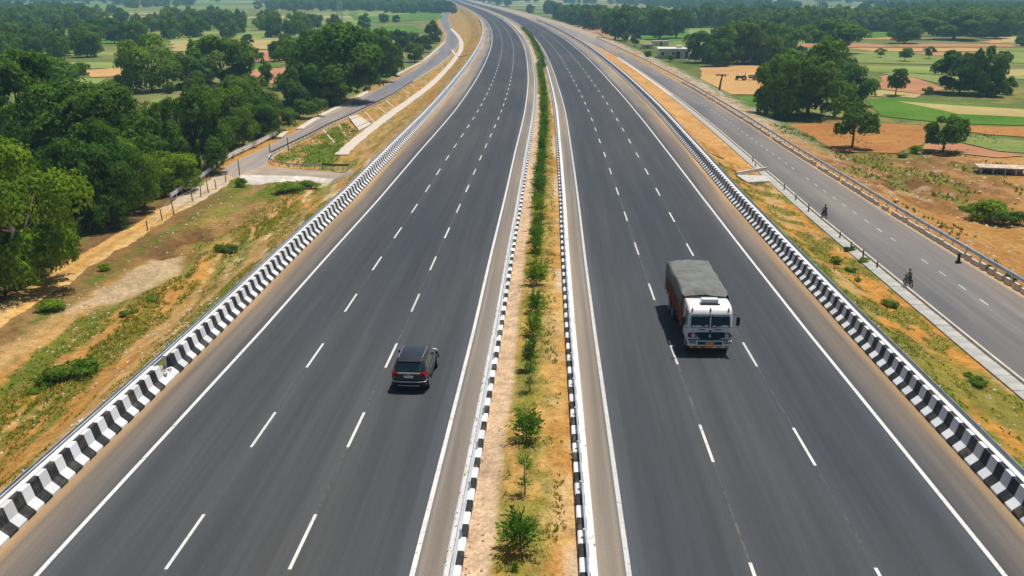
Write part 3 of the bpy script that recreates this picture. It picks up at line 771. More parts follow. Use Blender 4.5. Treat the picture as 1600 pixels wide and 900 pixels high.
guard_rail('guard_rail', 'whitish guard rail beside the track mouth under the left trees', GL([(268, 315), (290, 300), (315, 284), (338, 268)]), h=(.5, .95), post_step=2.0, mat=M['steel'])
guard_rail('guard_rail', 'pale guard rail on the tree side of the left service road junction', GL([(339, 263), (348, 256), (370, 244), (392, 234), (412, 224), (432, 214)]), h=(.35, .9), post_step=2.2, mat=M['cap'])
guard_rail('low_rail', 'low dark rail on the highway side of the left service road', GL([(424, 244), (450, 231), (485, 214), (515, 198), (545, 185), (580, 168), (612, 152), (645, 130)]), h=(.45, .65), post_step=1.8, mat=M['post'])
guard_rail('low_rail', 'low pale rail round the lawn corner above the underpass road', GL([(424, 246), (420, 252), (428, 258), (450, 262), (480, 264), (505, 264)]), h=(.42, .62), post_step=1.8, mat=M['cap'])
guard_rail('low_rail', 'low dark rail at the highway end of the underpass road', GL([(503, 264), (520, 266), (545, 266)]), h=(.5, .75), post_step=1.6, mat=M['post'])
slab_line('edge_kerb', 'rough pale stone kerb on the tree side of the left service road', GL([(436, 217), (446, 209)]), .8, .3, M['conc_w'], 5, 'kerb', piece=1.6, pname='kerb_stone')
slab_line('edge_kerb', 'rough pale kerb stones along the tree side of the left service road, before the bend', GL([(468, 203), (500, 182), (540, 163), (575, 144)]), 1.1, .22, M['conc_w'], 6, 'kerb', piece=1.7, pname='kerb_stone')
slab_line('edge_kerb', 'pale edge stones on the outside of the far bend of the left service road', GL([(612, 122), (640, 107), (662, 96), (680, 80), (695, 66)]), 1.0, .2, M['conc'], 7, 'kerb', piece=2.2, pname='kerb_stone')
# wire fence along the track
fp = [(231, 361, 1.0), (254, 345, 1.2), (272, 335, 1.6), (301, 315, 1.3), (314, 308, 1.4), (326, 302, 1.5), (338, 296, 1.1), (353, 285, 1.0)]
root = empty('wire_fence', G(*fp[0][:2])); setp(root, 'leaning post and wire fence along the near edge of the dirt track', 'fence'); org = root.location.copy(); tops = []
for i, (px, py, h) in enumerate(fp):
    g = Vector(G(px, py)); lean = Vector((rnd.uniform(-.12, .05), 0, 0))*h
    MB().tube([g-org-Vector((0, 0, .1)), g-org+lean+Vector((0, 0, h))], [.06, .045], 6).build('fence_post', [M['post']], root); tops.append(g-org+lean*.9+Vector((0, 0, h*.9)))
mb = MB()
for dz in (0, .35, .7):
    mb.tube([t-Vector((0, 0, dz)) for t in tops], .012, 3)
mb.build('fence_wire', [M['steel']], root)
for (px, py, h, lb) in [(375, 277, 2.1, 'tall thin post where the white concrete apron meets the track'), (423, 247, 1.9, 'thin post at the inside corner of the service road junction'), (451, 236, 1.9, 'thin post on the lawn side of the left service road')]:
    g = Vector(G(px, py)); o = MB().tube([(0, 0, -.1), (-.08, 0, h)], [.07, .05], 6).build('post', [M['post']], None, g); setp(o, lb, 'post')

# posts in the far median
sp = MB().tube([(0, 0, 0), (0, 0, 1.9)], .09, 6).box(-.22, .22, -.04, .04, 1.3, 1.9).mesh('sign_post', [M['conc']])
for i, (px, py) in enumerate([(845, 66), (838, 56), (831, 49), (824, 43), (817, 38), (812, 35)]):
    g = G(px, py, .1); o = link('sign_post', sp, None, (g[0], g[1], .1)); setp(o, 'pale post in the far median where the highway bends', 'post', 'posts in the far median')
g = G(845, 97, .1); o = MB().box(-.9, .9, -2.2, 2.2, 0, .45).box(-.7, .7, -1.6, 1.6, .45, .62, tx=.9, ty=.95).build('median_block', [M['conc']], None, g, bevel=.05); setp(o, 'pale concrete block closing the end of the dense median hedge', 'block')
# a few straight ditch walls right of the highway
o = empty('cross_drain', G(1140, 276)); setp(o, 'pale concrete cross drain joining the bank to the right service road', 'drain'); org = o.location.copy()
a, b, c, d_ = [Vector(G(*p))-org for p in ((1150, 274), (1196, 275), (1206, 284), (1168, 286))]
MB().add([a+Vector((0, 0, .12)), b+Vector((0, 0, .12)), c+Vector((0, 0, .12)), d_+Vector((0, 0, .12)), a-Vector((0, 0, .5)), b-Vector((0, 0, .5)), c-Vector((0, 0, .5)), d_-Vector((0, 0, .5))],
    [(0, 1, 2, 3), (4, 5, 1, 0), (5, 6, 2, 1), (6, 7, 3, 2), (7, 4, 0, 3)]) if False else None
mb = MB(); t = [a, b, c, d_]; mb.add([p+Vector((0, 0, .10)) for p in t]+[p-Vector((0, 0, .5)) for p in t], [(0, 1, 2, 3), (4, 5, 1, 0), (5, 6, 2, 1), (6, 7, 3, 2), (7, 4, 0, 3)]); mb.build('floor_slab', [M['conc']], o)
MB().box(-.12, .12, 0, (b-a).length, 0, .35).build('side_wall', [M['conc_w']], o, tuple(a), math.atan2((b-a).y, (b-a).x)-math.pi/2)
print('roads done')
# ------------------------------------------------------------ tree kinds (unit height 1, crown half-width about .5)
def crown_np(seed, n_lobe, n_leaf, leaf, zc=.64, rz=.34, rx=.42, lobe=.2, flat=0.0, cone=0.0, gap=0.0):
    g = np.random.default_rng(seed); L = []
    for i in range(n_lobe):
        for _ in range(40):
            v = g.normal(size=3); v /= np.linalg.norm(v); r = g.uniform(.45, 1.0)**.6
            p = v*r
            if p[2] < -.75: continue
            if all(np.linalg.norm(p-q) > .42*(8/n_lobe)**.33 for q, _ in L): break
        L.append((p, g.uniform(.7, 1.25)))
    P = []; N = []
    tot = sum(s*s for _, s in L)
    for p, s in L:
        k = int(n_leaf*s*s/tot); d = g.normal(size=(k, 3)); d /= np.linalg.norm(d, axis=1)[:, None]
        d[:, 2] = np.where(d[:, 2] < -.3, -d[:, 2], d[:, 2])
        lc = np.array([p[0]*rx*(1-cone*max(p[2], 0)), p[1]*rx*(1-cone*max(p[2], 0)), zc+p[2]*rz])
        bump_ = 1+.28*(vn(d[:, 0]*2.5+p[0]*9, d[:, 1]*2.5+d[:, 2]*2.5+7, seed)-.5)*2
        rad = lobe*s*bump_*g.uniform(.6, 1.08, k)**.5
        q = lc+d*rad[:, None]*np.array([1, 1, .85-flat])
        P.append(q); N.append(d*.9+(q-np.array([0, 0, zc]))/rx*.35)
    P = np.concatenate(P); N = np.concatenate(N)+g.normal(size=P.shape)*.42; N /= np.linalg.norm(N, axis=1)[:, None]
    if gap:
        keep = fbm(P[:, 0]*7+seed, P[:, 2]*7+P[:, 1]*6, 2, seed) > gap; P = P[keep]; N = N[keep]
    k = len(P); a = g.normal(size=(k, 3)); U = np.cross(N, a); U /= np.linalg.norm(U, axis=1)[:, None]; W2 = np.cross(N, U)
    s = (leaf*g.uniform(.6, 1.35, k))[:, None]
    V = np.stack([P-U*s-W2*s*.15, P+W2*s*.62-N*s*.2, P+U*s+W2*s*.1, P-W2*s*.6-N*s*.15], 1).reshape(-1, 3)
    return V, np.arange(4*k).reshape(-1, 4), L
def trunk_mesh(seed, th=.42, r=.028, limbs=6, spread=.26, top=.78, mat=None):
    g = random.Random(seed); mb = MB(); bend = (g.uniform(-.03, .03), g.uniform(-.03, .03))
    mb.tube([(0, 0, -.03), (0, 0, .01), (bend[0]*.5, bend[1]*.5, th*.5), (bend[0], bend[1], th)], [r*1.5, r*1.15, r*.9, r*.75], 8)
    for i in range(limbs):
        a = i*2*math.pi/limbs+g.uniform(-.4, .4); z0 = th*g.uniform(.55, 1); rr_ = spread*g.uniform(.6, 1.1)
        z1 = g.uniform(.5, top); p0 = Vector((bend[0]*z0/th, bend[1]*z0/th, z0)); p2 = Vector((math.cos(a)*rr_, math.sin(a)*rr_, z1))
        p1 = p0.lerp(p2, .45)+Vector((0, 0, -.03)); mb.tube([p0, p1, p2], [r*.6, r*.42, r*.15], 5)
        p3 = p2+Vector((math.cos(a+.8)*.08, math.sin(a+.8)*.08, .08)); mb.tube([p1, p1.lerp(p3, .6)+Vector((0, 0, .02)), p3], [r*.35, r*.25, r*.08], 4)
    return mb.mesh('trunk', [mat or M['bark']], smooth=True)
TREES = {}
def kind(key, lm, n=2, zlo=.16, **k):
    tk = {a: k.pop(a) for a in list(k) if a in ('th', 'r', 'limbs', 'spread', 'top')}
    out = []
    for i in range(n):
        V, F, _ = crown_np(hash(key) % 1 + sum(map(ord, key))*7+i*13, **k)
        q0 = V.reshape(-1, 4, 3)[:, 0]; lo_, hi_ = np.percentile(q0, 1.5, 0), np.percentile(q0, 98.5, 0)
        V[:, 0] = (V[:, 0]-(lo_[0]+hi_[0])/2)/(hi_[0]-lo_[0]); V[:, 1] = (V[:, 1]-(lo_[1]+hi_[1])/2)/(hi_[1]-lo_[1])
        V[:, 2] = zlo+(V[:, 2]-lo_[2])/(hi_[2]-lo_[2])*(.985-zlo)
        out.append((mesh_np('crown', V, F, [M[lm]], smooth=False), trunk_mesh(sum(map(ord, key))+i, **tk)))
    TREES[key] = out
kind('dark', 'leaf_dark', 3, n_lobe=26, n_leaf=11000, leaf=.022, lobe=.145)
kind('mid', 'leaf_mid', 3, zlo=.1, n_lobe=26, n_leaf=11000, leaf=.022, lobe=.15, zc=.6, rz=.36)
kind('bright', 'leaf_bright', 2, zlo=.12, n_lobe=26, n_leaf=9500, leaf=.022, lobe=.15, zc=.6, rz=.36)
kind('dome', 'leaf_dark', 2, zlo=.28, n_lobe=24, n_leaf=7500, leaf=.025, zc=.62, rz=.28, rx=.46, lobe=.14, th=.36, r=.036)
kind('open', 'leaf_mid', 2, zlo=.32, n_lobe=13, n_leaf=5200, leaf=.026, zc=.66, rz=.28, rx=.36, lobe=.15, gap=.4, th=.45, r=.026)
kind('darknear', 'leaf_dark', 2, zlo=.12, n_lobe=34, n_leaf=26000, leaf=.0135, lobe=.135, gap=.33)
kind('midnear', 'leaf_mid', 2, zlo=.1, n_lobe=34, n_leaf=26000, leaf=.0135, lobe=.135, gap=.33)
kind('brightnear', 'leaf_bright', 1, zlo=.12, n_lobe=36, n_leaf=30000, leaf=.012, lobe=.13, gap=.36)
kind('tall', 'leaf_dark', 1, zlo=.1, n_lobe=12, n_leaf=4000, leaf=.028, zc=.55, rz=.4, rx=.24, lobe=.15, cone=.5)
kind('fardark', 'leaf_dark', 3, zlo=.08, n_lobe=14, n_leaf=1900, leaf=.045, zc=.58, rz=.32, lobe=.18)
kind('farmid', 'leaf_mid', 2, zlo=.06, n_lobe=14, n_leaf=1900, leaf=.045, zc=.55, rz=.33, lobe=.18)
BUSH = []
for i, lm in enumerate(('leaf_mid', 'leaf_bright', 'leaf_dark')):
    V, F, _ = crown_np(300+i, 9, 2600, .04, zc=.42, rz=.34, rx=.42, lobe=.24); BUSH.append(mesh_np('bush', V, F, [M[lm]]))
NTREE = 0
def tree(k, x, y, z, h, wd, label, group=None, name=None, cat='tree', rz=None):
    """wd: crown width in metres; crown meshes are about .95 wide per unit"""
    global NTREE
    v = TREES[k][rnd.randrange(len(TREES[k]))]; a = rnd.uniform(0, 6.28) if rz is None else rz
    root = empty(name or 'tree', (x, y, z-.05), a); NTREE += 1
    kk = 1.0
    root.scale = (wd/kk, wd/kk, h*1.02); root.empty_display_size = .1
    setp(root, label, cat, group)
    link('trunk', v[1], root, sc=(max(h/wd*.9, .7), max(h/wd*.9, .7), 1)); link('crown', v[0], root)
    return root
def ptree(k, px, base, h_px, w_px, label, group=None, name='tree'):
    g = G(px, base); d = math.sqrt(g[0]**2+g[1]**2+(g[2]-18)**2); f = FPX/(g[1]*math.cos(PITCH)-(g[2]-18)*math.sin(PITCH))
    return tree(k, g[0], g[1], float(HH(g[0], g[1])[0]), h_px/(f*math.cos(math.atan2(18-g[2], g[1])))*.98, w_px/f, label, group, name)
def bush(i, px, base, h_px, w_px, label, group=None, name='bush', g=None):
    g = g or G(px, base); f = FPX/(g[1]*math.cos(PITCH)-(g[2]-18)*math.sin(PITCH))
    o = link(name, BUSH[i], None, (g[0], g[1], float(HH(g[0], g[1])[0])-.08), rnd.uniform(0, 6.28), (w_px/f/1.1, w_px/f/1.1, h_px/f/.85)); setp(o, label, 'bush', group); return o

T = [  # kind, base x, base y, height px, width px, label
 ('brightnear', 28, 452, 225, 190, 'large bright yellow-green tree at the left edge of the photo above the dirt track'),
 ('darknear', 152, 352, 150, 125, 'dark round tree standing right of the big bright tree beside the dirt track'),
 ('darknear', 36, 262, 170, 150, 'very dark tall tree at the left edge behind the big bright tree'),
 ('midnear', 150, 300, 160, 190, 'broad olive green tree in the middle of the left wood'),
 ('brightnear', 205, 330, 110, 90, 'bright low tree squeezed between the dark round tree and the guard rail'),
 ('midnear', 300, 268, 125, 115, 'fresh green tree closest to the left service road junction'),
 ('brightnear', 262, 300, 60, 90, 'low bright spreading tree just above the end of the whitish guard rail'),
 ('midnear', 352, 232, 90, 95, 'leafy green tree behind the junction guard rail'),
 ('midnear', 385, 205, 85, 95, 'round green tree above the service road junction'),
 ('darknear', 405, 215, 60, 65, 'small dark tree near the pale junction guard rail'),
 ('midnear', 105, 255, 100, 110, 'dull green tree low in the left wood between the two dark trees'),
 ('bright', 238, 142, 82, 88, 'solitary bright green field tree with a clear trunk and its shadow below, upper left'),
 ('dark', 348, 132, 72, 92, 'wide dark field tree to the right of the bright solitary tree'),
 ('dome', 100, 138, 46, 66, 'low dome-shaped dark tree on the pale field at upper left'),
 ('mid', 300, 138, 52, 66, 'hazy green tree between the bright solitary tree and the wide dark tree'),
 ('dark', 480, 138, 78, 82, 'left dark tree of the big clump beside the left service road'),
 ('dark', 528, 160, 115, 130, 'largest dark tree of the clump beside the left service road'),
 ('dark', 586, 128, 75, 72, 'right hand dark tree of the big clump, nearest the service road'),
 ('mid', 470, 165, 60, 75, 'bright-topped low tree in front of the big dark clump'),
 ('mid', 516, 165, 55, 60, 'small green tree at the foot of the largest dark tree'),
 ('mid', 612, 119, 48, 40, 'slim tree with visible trunk right of the big dark clump'),
 ('dark', 648, 97, 30, 30, 'small dark tree near the outside of the far service road bend'),
 ('dark', 622, 80, 32, 30, 'dark pointed tree left of the far service road bend'),
 ('mid', 640, 78, 26, 36, 'pale green tree behind the far service road bend'),
 ('dark', 662, 82, 26, 28, 'rounded dark tree close beside the far service road bend'),
 ('tall', 677, 68, 34, 22, 'upright dark tree nearest to the far bend of the left service road'),
 ('dark', 594, 66, 22, 22, 'small dark tree on the green field above the big clump'),
 ('tall', 570, 46, 24, 20, 'dark bluish tree on the far green field beside the mast'),
 ('dark', 600, 36, 14, 14, 'tiny bluish tree in the middle of the far green field'),
 ('dark', 619, 36, 12, 12, 'tiny tree at the right of the far green field'),
 ('open', 404, 98, 22, 16, 'small thin tree alone on the red-brown field at upper left'),
 ('tall', 416, 134, 40, 20, 'thin dark tree with tiered crown left of the big dark clump'),
 ('dark', 387, 72, 18, 18, 'small dark tree at the back edge of the red-brown field'),
 ('tall', 298, 70, 10, 7, 'tiny dark tree on the tan field at upper left'),
 # right
 ('open', 1331, 233, 78, 66, 'lone field tree with a bare trunk on brown soil beside the right service road'),
 ('dome', 1473, 238, 56, 60, 'round dark green tree with a dense shadow on the brown land at right'),
 ('mid', 1262, 182, 112, 104, 'biggest olive green tree left of the lone brown-field tree'),
 ('dark', 1212, 185, 90, 64, 'dark tree at the left foot of the biggest olive green tree'),
 ('bright', 1322, 165, 62, 74, 'bright yellow-green tree to the right of the biggest olive tree'),
 ('open', 1399, 150, 42, 30, 'small tree with a thin trunk on the orange field, upper right'),
 ('dark', 1499, 146, 62, 80, 'large dark tree with a wide shadow at upper right'),
 ('mid', 1540, 150, 72, 50, 'lighter green tree just right of the large dark upper right tree'),
 ('tall', 1575, 148, 28, 20, 'small bushy tree near the right edge beside the green field'),
 ('dark', 1556, 152, 30, 30, 'small dark tree standing between lighter trees near the right edge'),
 ('dark', 1152, 100, 66, 70, 'dark tree at the left of the wood behind the sandy plot'),
 ('mid', 1190, 100, 62, 64, 'mid tree of the wood behind the sandy plot'),
 ('dark', 1226, 94, 52, 60, 'right tree of the wood behind the sandy plot'),
 ('dark', 1098, 98, 46, 50, 'dark tree right beside the white house'),
 ('mid', 1122, 104, 42, 44, 'green tree in front of the wood right of the white house'),
 ('dome', 1302, 84, 52, 92, 'broad dome-shaped dark tree at upper right behind the olive tree'),
 ('dome', 1345, 50, 26, 36, 'dark domed tree behind and right of the broad dome-shaped tree'),
 ('dome', 1490, 62, 42, 96, 'very wide green tree on the upper right fields'),
 ('dark', 1555, 60, 38, 42, 'dark tree at the right end of the very wide tree'),
 ('dark', 1412, 68, 34, 50, 'dark tree on the fields left of the very wide tree'),
 ('open', 1566, 98, 18, 18, 'small dark field tree with trunk near the upper right edge'),
 ('tall', 1579, 94, 10, 8, 'tiny tree next to the small field tree near the upper right edge'),
 ('dark', 1596, 72, 16, 20, 'small tree cut by the right edge of the photo on the green fields'),
 ('dark', 961, 63, 45, 44, 'round tree with a clear trunk behind the right service road, left of the house'),
 ('dark', 984, 50, 40, 40, 'dark tree just right of the round tree with a clear trunk'),
 ('dark', 1030, 62, 46, 40, 'left tree of the dark pair above the white house'),
 ('dark', 1056, 60, 44, 38, 'right tree of the dark pair above the white house'),
 ('dark', 1012, 46, 34, 44, 'hazy dark tree behind the pair above the white house'),
 ('dome', 992, 73, 20, 15, 'small bushy tree left of the white house'),
 ('dome', 977, 66, 16, 12, 'smaller bushy tree beside the right service road, left of the white house'),
 ('open', 1115, 57, 15, 9, 'tiny thin tree on the green field above the wood'),
 ('open', 1230, 40, 12, 9, 'tiny tree alone on the far light green field'),
 ('dark', 1242, 52, 18, 18, 'small bluish tree behind the wood at upper right'),
 ('dark', 1264, 38, 16, 18, 'small dark bluish tree at the edge of the far light green field'),
]
for t in T: ptree(*t)
for b in [(0, 450, 194, 28, 34, 'round olive bush beside the left service road'), (0, 484, 184, 34, 50, 'larger dark green bush next to the left service road'),
          (2, 1448, 148, 13, 18, 'small dark bush on the orange field, upper right'), (0, 1012, 92, 14, 13, 'dark bush at the left corner of the white house'), (0, 1047, 96, 12, 16, 'dark bush in front of the white house'),
          (1, 1430, 240, 14, 22, 'bright bush left of the round dark tree on the brown land'), (0, 1410, 246, 8, 20, 'low bush between the lone tree and the round dark tree'),
          (1, 1540, 345, 34, 66, 'large bright green shrub in the hollow at the right edge of the photo'), (0, 1575, 352, 26, 50, 'darker shrub right of the large bright shrub at the right edge'), (0, 1508, 330, 12, 26, 'small shrub left of the large bright shrub'),
          (2, 1543, 422, 10, 13, 'small bush behind the right service road guard rail near the photo edge'), (0, 1582, 440, 16, 24, 'bush behind the guard rail at the right edge of the photo'),
          (0, 118, 590, 28, 74, 'long low bush on the left bank below the gravel patch'), (1, 78, 600, 18, 46, 'bright low bush at the left of the long low bush'), (0, 60, 612, 12, 26, 'small dark bush at the lower left of the bank'),
          (1, 80, 484, 20, 46, 'low green bush beside the dirt track left of the gravel patch'), (1, 166, 422, 13, 22, 'small green bush on the gravel beside the dirt track'), (0, 355, 395, 16, 34, 'low bush below the dark soil heap'),
          (0, 238, 470, 9, 22, 'small bush at the right of the gravel patch'), (0, 200, 490, 9, 26, 'small bush below the gravel patch'), (1, 378, 292, 16, 20, 'leafy bush at the foot of the tall thin post'),
          (1, 447, 300, 14, 50, 'green shrub strip below the white concrete apron'), (1, 480, 296, 12, 40, 'green shrubs right below the white concrete apron'),
          (0, 1306, 410, 12, 24, 'dark green bush on the right bank above the striped barrier'), (0, 1329, 428, 9, 18, 'small bush next to the dark green bush on the right bank'), (0, 1340, 440, 7, 14, 'smallest bush of the three on the right bank'),
          (0, 1327, 392, 10, 20, 'green bush against the right drain'), (1, 1347, 410, 10, 20, 'bright bush against the right drain, nearer the camera'), (0, 1390, 480, 14, 26, 'dark bush in the grassy strip on the right bank'),
          (0, 1528, 602, 14, 34, 'low bush on the bank at the right above the nearest barrier blocks'), (0, 1512, 590, 9, 18, 'tiny bush beside the low bush at the right')]:
    bush(*b)

# woods: single trees scattered in traced areas
def wood(poly_px, n, kinds, hr, label, group, ratio=(.8, 1.15), seed=1, mind=4.5, name='tree', bb=None):
    P = GL(poly_px, -3.0); g = random.Random(seed); xs = [p[0] for p in P]; ys = [p[1] for p in P]; pts = []; tries = 0
    while len(pts) < n and tries < n*80:
        tries += 1; x, y = g.uniform(min(xs), max(xs)), g.uniform(min(ys), max(ys))
        if not inside(np.array([x]), np.array([y]), P)[0]: continue
        if any((x-a)**2+(y-b)**2 < mind**2 for a, b in pts): continue
        pts.append((x, y)); h = g.uniform(*hr)
        tree(g.choice(kinds), x, y, -3.0, h, h*g.uniform(*ratio), label, group, name)
    return pts
wood([(-90, 480), (20, 440), (70, 395), (150, 350), (225, 315), (300, 262), (260, 225), (150, 240), (40, 240), (-90, 270)], 8, ['darknear', 'midnear', 'midnear'], (4.5, 6.5), 'dark green tree packed in the wood left of the dirt track', 'trees of the wood left of the dirt track', seed=2, mind=5)
wood([(260, 225), (310, 250), (345, 240), (400, 212), (430, 195), (400, 180), (330, 185), (260, 195)], 3, ['midnear', 'darknear'], (4.5, 5.5), 'green tree crowded behind the service road junction', 'trees behind the left junction', seed=3, mind=6)
wood([(-60, 190), (40, 180), (140, 168), (220, 150), (215, 140), (140, 135), (-60, 160)], 7, ['mid', 'farmid', 'mid'], (2.0, 3.4), 'soft green tree in the hedge line behind the left wood', 'hedge line behind the left wood', seed=4, mind=6)
wood([(250, 150), (300, 150), (330, 140), (300, 125), (250, 130)], 4, ['mid'], (2.5, 4), 'low green tree beneath the wide dark field tree', 'low trees near the wide dark field tree', seed=5)
wood([(-60, 106), (0, 104), (60, 97), (150, 92), (200, 88), (230, 82), (215, 66), (120, 62), (50, 66), (-60, 75)], 30, ['dark', 'dark', 'fardark', 'mid'], (6, 9.5), 'dark tree in the long belt behind the pale upper left fields', 'tree belt behind the pale upper left fields', seed=6, mind=9)
wood([(-60, 60), (30, 55), (50, 48), (130, 50), (200, 66), (260, 62), (330, 60), (440, 62), (520, 58), (520, 40), (440, 36), (330, 34), (250, 36), (140, 34), (50, 36), (-60, 40)], 60, ['fardark', 'fardark', 'farmid'], (7, 11), 'hazy tree in the second belt at upper left', 'second hazy tree belt at upper left', seed=7, mind=13)
wood([(430, 100), (470, 92), (560, 88), (600, 78), (540, 62), (440, 66)], 6, ['dark', 'fardark'], (4, 6.5), 'tree of the clump reaching back behind the big dark clump', 'trees behind the big dark clump', seed=8, mind=9)
wood([(868, 34), (900, 38), (935, 37), (950, 36), (940, 26), (880, 24)], 9, ['fardark', 'dark'], (7, 10), 'dark tree in the row behind the right carriageway bend', 'tree row behind the right carriageway bend', seed=9, mind=9)
wood([(1080, 40), (1180, 42), (1225, 40), (1225, 28), (1120, 28), (1060, 30)], 10, ['fardark', 'farmid'], (9, 13), 'hazy dark tree in the belt above the right hand wood', 'hazy belt above the right hand wood', seed=10, mind=13)
wood([(1290, 150), (1345, 150), (1350, 118), (1300, 110)], 4, ['mid', 'dark'], (5, 7.5), 'green tree among the trees behind the bright tree', 'trees behind the bright right hand tree', seed=11)
wood([(1130, 98), (1235, 100), (1245, 84), (1140, 80)], 9, ['dark', 'mid'], (7, 10), 'dark tree within the wood behind the sandy plot', 'wood behind the sandy plot', seed=12, mind=6)
wood([(1370, 95), (1480, 98), (1600, 112), (1600, 108), (1480, 92), (1370, 90)], 5, ['open', 'dome'], (3, 4.5), 'small tree on a field bank at upper right', 'small trees on upper right field banks', seed=13, mind=14)
wood([(1090, 26), (1350, 26), (1640, 46), (1640, 26), (1400, 17), (1090, 17)], 20, ['fardark', 'farmid'], (9, 13), 'hazy distant tree at upper right', 'hazy distant trees at upper right', seed=14, mind=22)
print('trees', NTREE)

# ------------------------------------------------------------ far woods: too many and too hazy to count
def scatter_obj(name, pts, sc, protos, label, cat, zs=1.0):
    me = bpy.data.meshes.new(name); me.from_pydata(pts, [], [])
    a = me.attributes.new('sc', 'FLOAT', 'POINT'); a.data.foreach_set('value', sc)
    r = me.attributes.new('ro', 'FLOAT', 'POINT'); g = random.Random(4); r.data.foreach_set('value', [g.uniform(0, 6.28) for _ in pts])
    o = link(name, me); setp(o, label, cat, kind='stuff')
    ng = bpy.data.node_groups.new(name, 'GeometryNodeTree')
    ng.interface.new_socket('Geometry', in_out='INPUT', socket_type='NodeSocketGeometry'); ng.interface.new_socket('Geometry', in_out='OUTPUT', socket_type='NodeSocketGeometry')
    N = ng.nodes; gi = N.new('NodeGroupInput'); go = N.new('NodeGroupOutput'); jn = N.new('GeometryNodeJoinGeometry')
    A = N.new('GeometryNodeInputNamedAttribute'); A.data_type = 'FLOAT'; A.inputs[0].default_value = 'sc'
    B = N.new('GeometryNodeInputNamedAttribute'); B.data_type = 'FLOAT'; B.inputs[0].default_value = 'ro'
    cz = N.new('ShaderNodeCombineXYZ'); ng.links.new(B.outputs[0], cz.inputs[2])
    cs = N.new('ShaderNodeCombineXYZ'); mz = N.new('ShaderNodeMath'); mz.operation = 'MULTIPLY'; mz.inputs[1].default_value = zs
    for i in (0, 1): ng.links.new(A.outputs[0], cs.inputs[i])
    ng.links.new(A.outputs[0], mz.inputs[0]); ng.links.new(mz.outputs[0], cs.inputs[2])
    ng.links.new(jn.outputs[0], go.inputs[0])
    for k, pm_ in enumerate(protos):
        oi = N.new('GeometryNodeObjectInfo'); oi.inputs[0].default_value = pm_
        ip = N.new('GeometryNodeInstanceOnPoints'); ix = N.new('GeometryNodeInputIndex'); md = N.new('ShaderNodeMath'); md.operation = 'MODULO'; md.inputs[1].default_value = len(protos)
        cp = N.new('ShaderNodeMath'); cp.operation = 'COMPARE'; cp.inputs[1].default_value = k; cp.inputs[2].default_value = .1
        ng.links.new(ix.outputs[0], md.inputs[0]); ng.links.new(md.outputs[0], cp.inputs[0]); ng.links.new(cp.outputs[0], ip.inputs['Selection'])
        ng.links.new(gi.outputs[0], ip.inputs['Points']); ng.links.new(oi.outputs['Geometry'], ip.inputs['Instance'])
        ng.links.new(cz.outputs[0], ip.inputs['Rotation']); ng.links.new(cs.outputs[0], ip.inputs['Scale'])
        ng.links.new(ip.outputs[0], jn.inputs[0])
    md_ = o.modifiers.new('scatter', 'NODES'); md_.node_group = ng
    return o
protos = []
for i, (c_, t_) in enumerate(TREES['fardark']+TREES['farmid']): protos.append(next(o for o in bpy.data.objects if o.data == c_))
g = np.random.default_rng(8); pts = []; sc = []
for i in range(30000):
    y = math.exp(g.uniform(math.log(420), math.log(4200))); x = g.uniform(-.68, .68)*y+g.uniform(-20, 20)
    rx_ = x-float(CC(y)); dens = float(fbm(x*.008, y*.0035, 3, 91)); row = abs(((y*.011+x*.0012) % 1)-.5) < .07 or abs(((x*.009+y*.0006) % 1)-.5) < .04
    th = .58-.10*float(sst(1000, 2200, y)) if x < 0 else .68-.18*float(sst(1000, 2400, y))
    if -30 < rx_ < 42: continue
    if -260 < rx_ < 0 and 420 < y < 950: continue
    if not (dens > th or (row and dens > th-.11)): continue
    if y > 2200: pass
    pts.append((x, y, -3.0)); sc.append(g.uniform(7.5, 12))
    if len(pts) >= 4200: break
scatter_obj('distant_woodland', pts, sc, protos, 'hazy bluish woodland filling the land up to the horizon', 'woodland')
print('far trees', len(pts))

# ------------------------------------------------------------ fields
def field_mat(name, a, b_, amp=.2, stripes=0.0, rot=.3):
    m, t, b = newmat(name, 1.0, .05); p = pos(t)
    c = ramp(t, noise(t, p, .05, 4, .6), [(.35, a), (.65, b_)])
    c = mixn(t, 'MULTIPLY', 1.0, c, ramp(t, noise(t, p, 1.2, 5, .7), [(.3, 1-amp), (.7, 1+amp)]))
    if stripes:
        s = ramp(t, noise(t, mapping(t, p, (.15, 1.5, 1), (0, 0, rot)), 1.0, 2), [(.4, 1-stripes), (.6, 1+stripes)]); c = mixn(t, 'MULTIPLY', 1.0, c, s)
    t.links.new(c, b.inputs['Base Color']); bump(t, b, noise(t, p, 2.0, 4, .7), .5, .12); return m
FM = {'plough': field_mat('ploughed_soil', (.31, .135, .04), (.40, .19, .06), .2, .12, .15), 'redsoil': field_mat('red_soil', (.38, .17, .085), (.46, .24, .13), .15, .1),
      'crop': field_mat('green_crop', (.065, .155, .016), (.12, .22, .03), .16, .1), 'pale': field_mat('pale_pasture', (.17, .24, .05), (.26, .30, .09), .16, .08),
      'straw': field_mat('dry_straw', (.36, .30, .11), (.46, .35, .15), .14, .08), 'sand': field_mat('sandy_plot', (.46, .26, .10), (.55, .33, .13), .14),
      'olive': field_mat('olive_field', (.17, .22, .055), (.24, .26, .08), .2, .1)}
fz = [0]
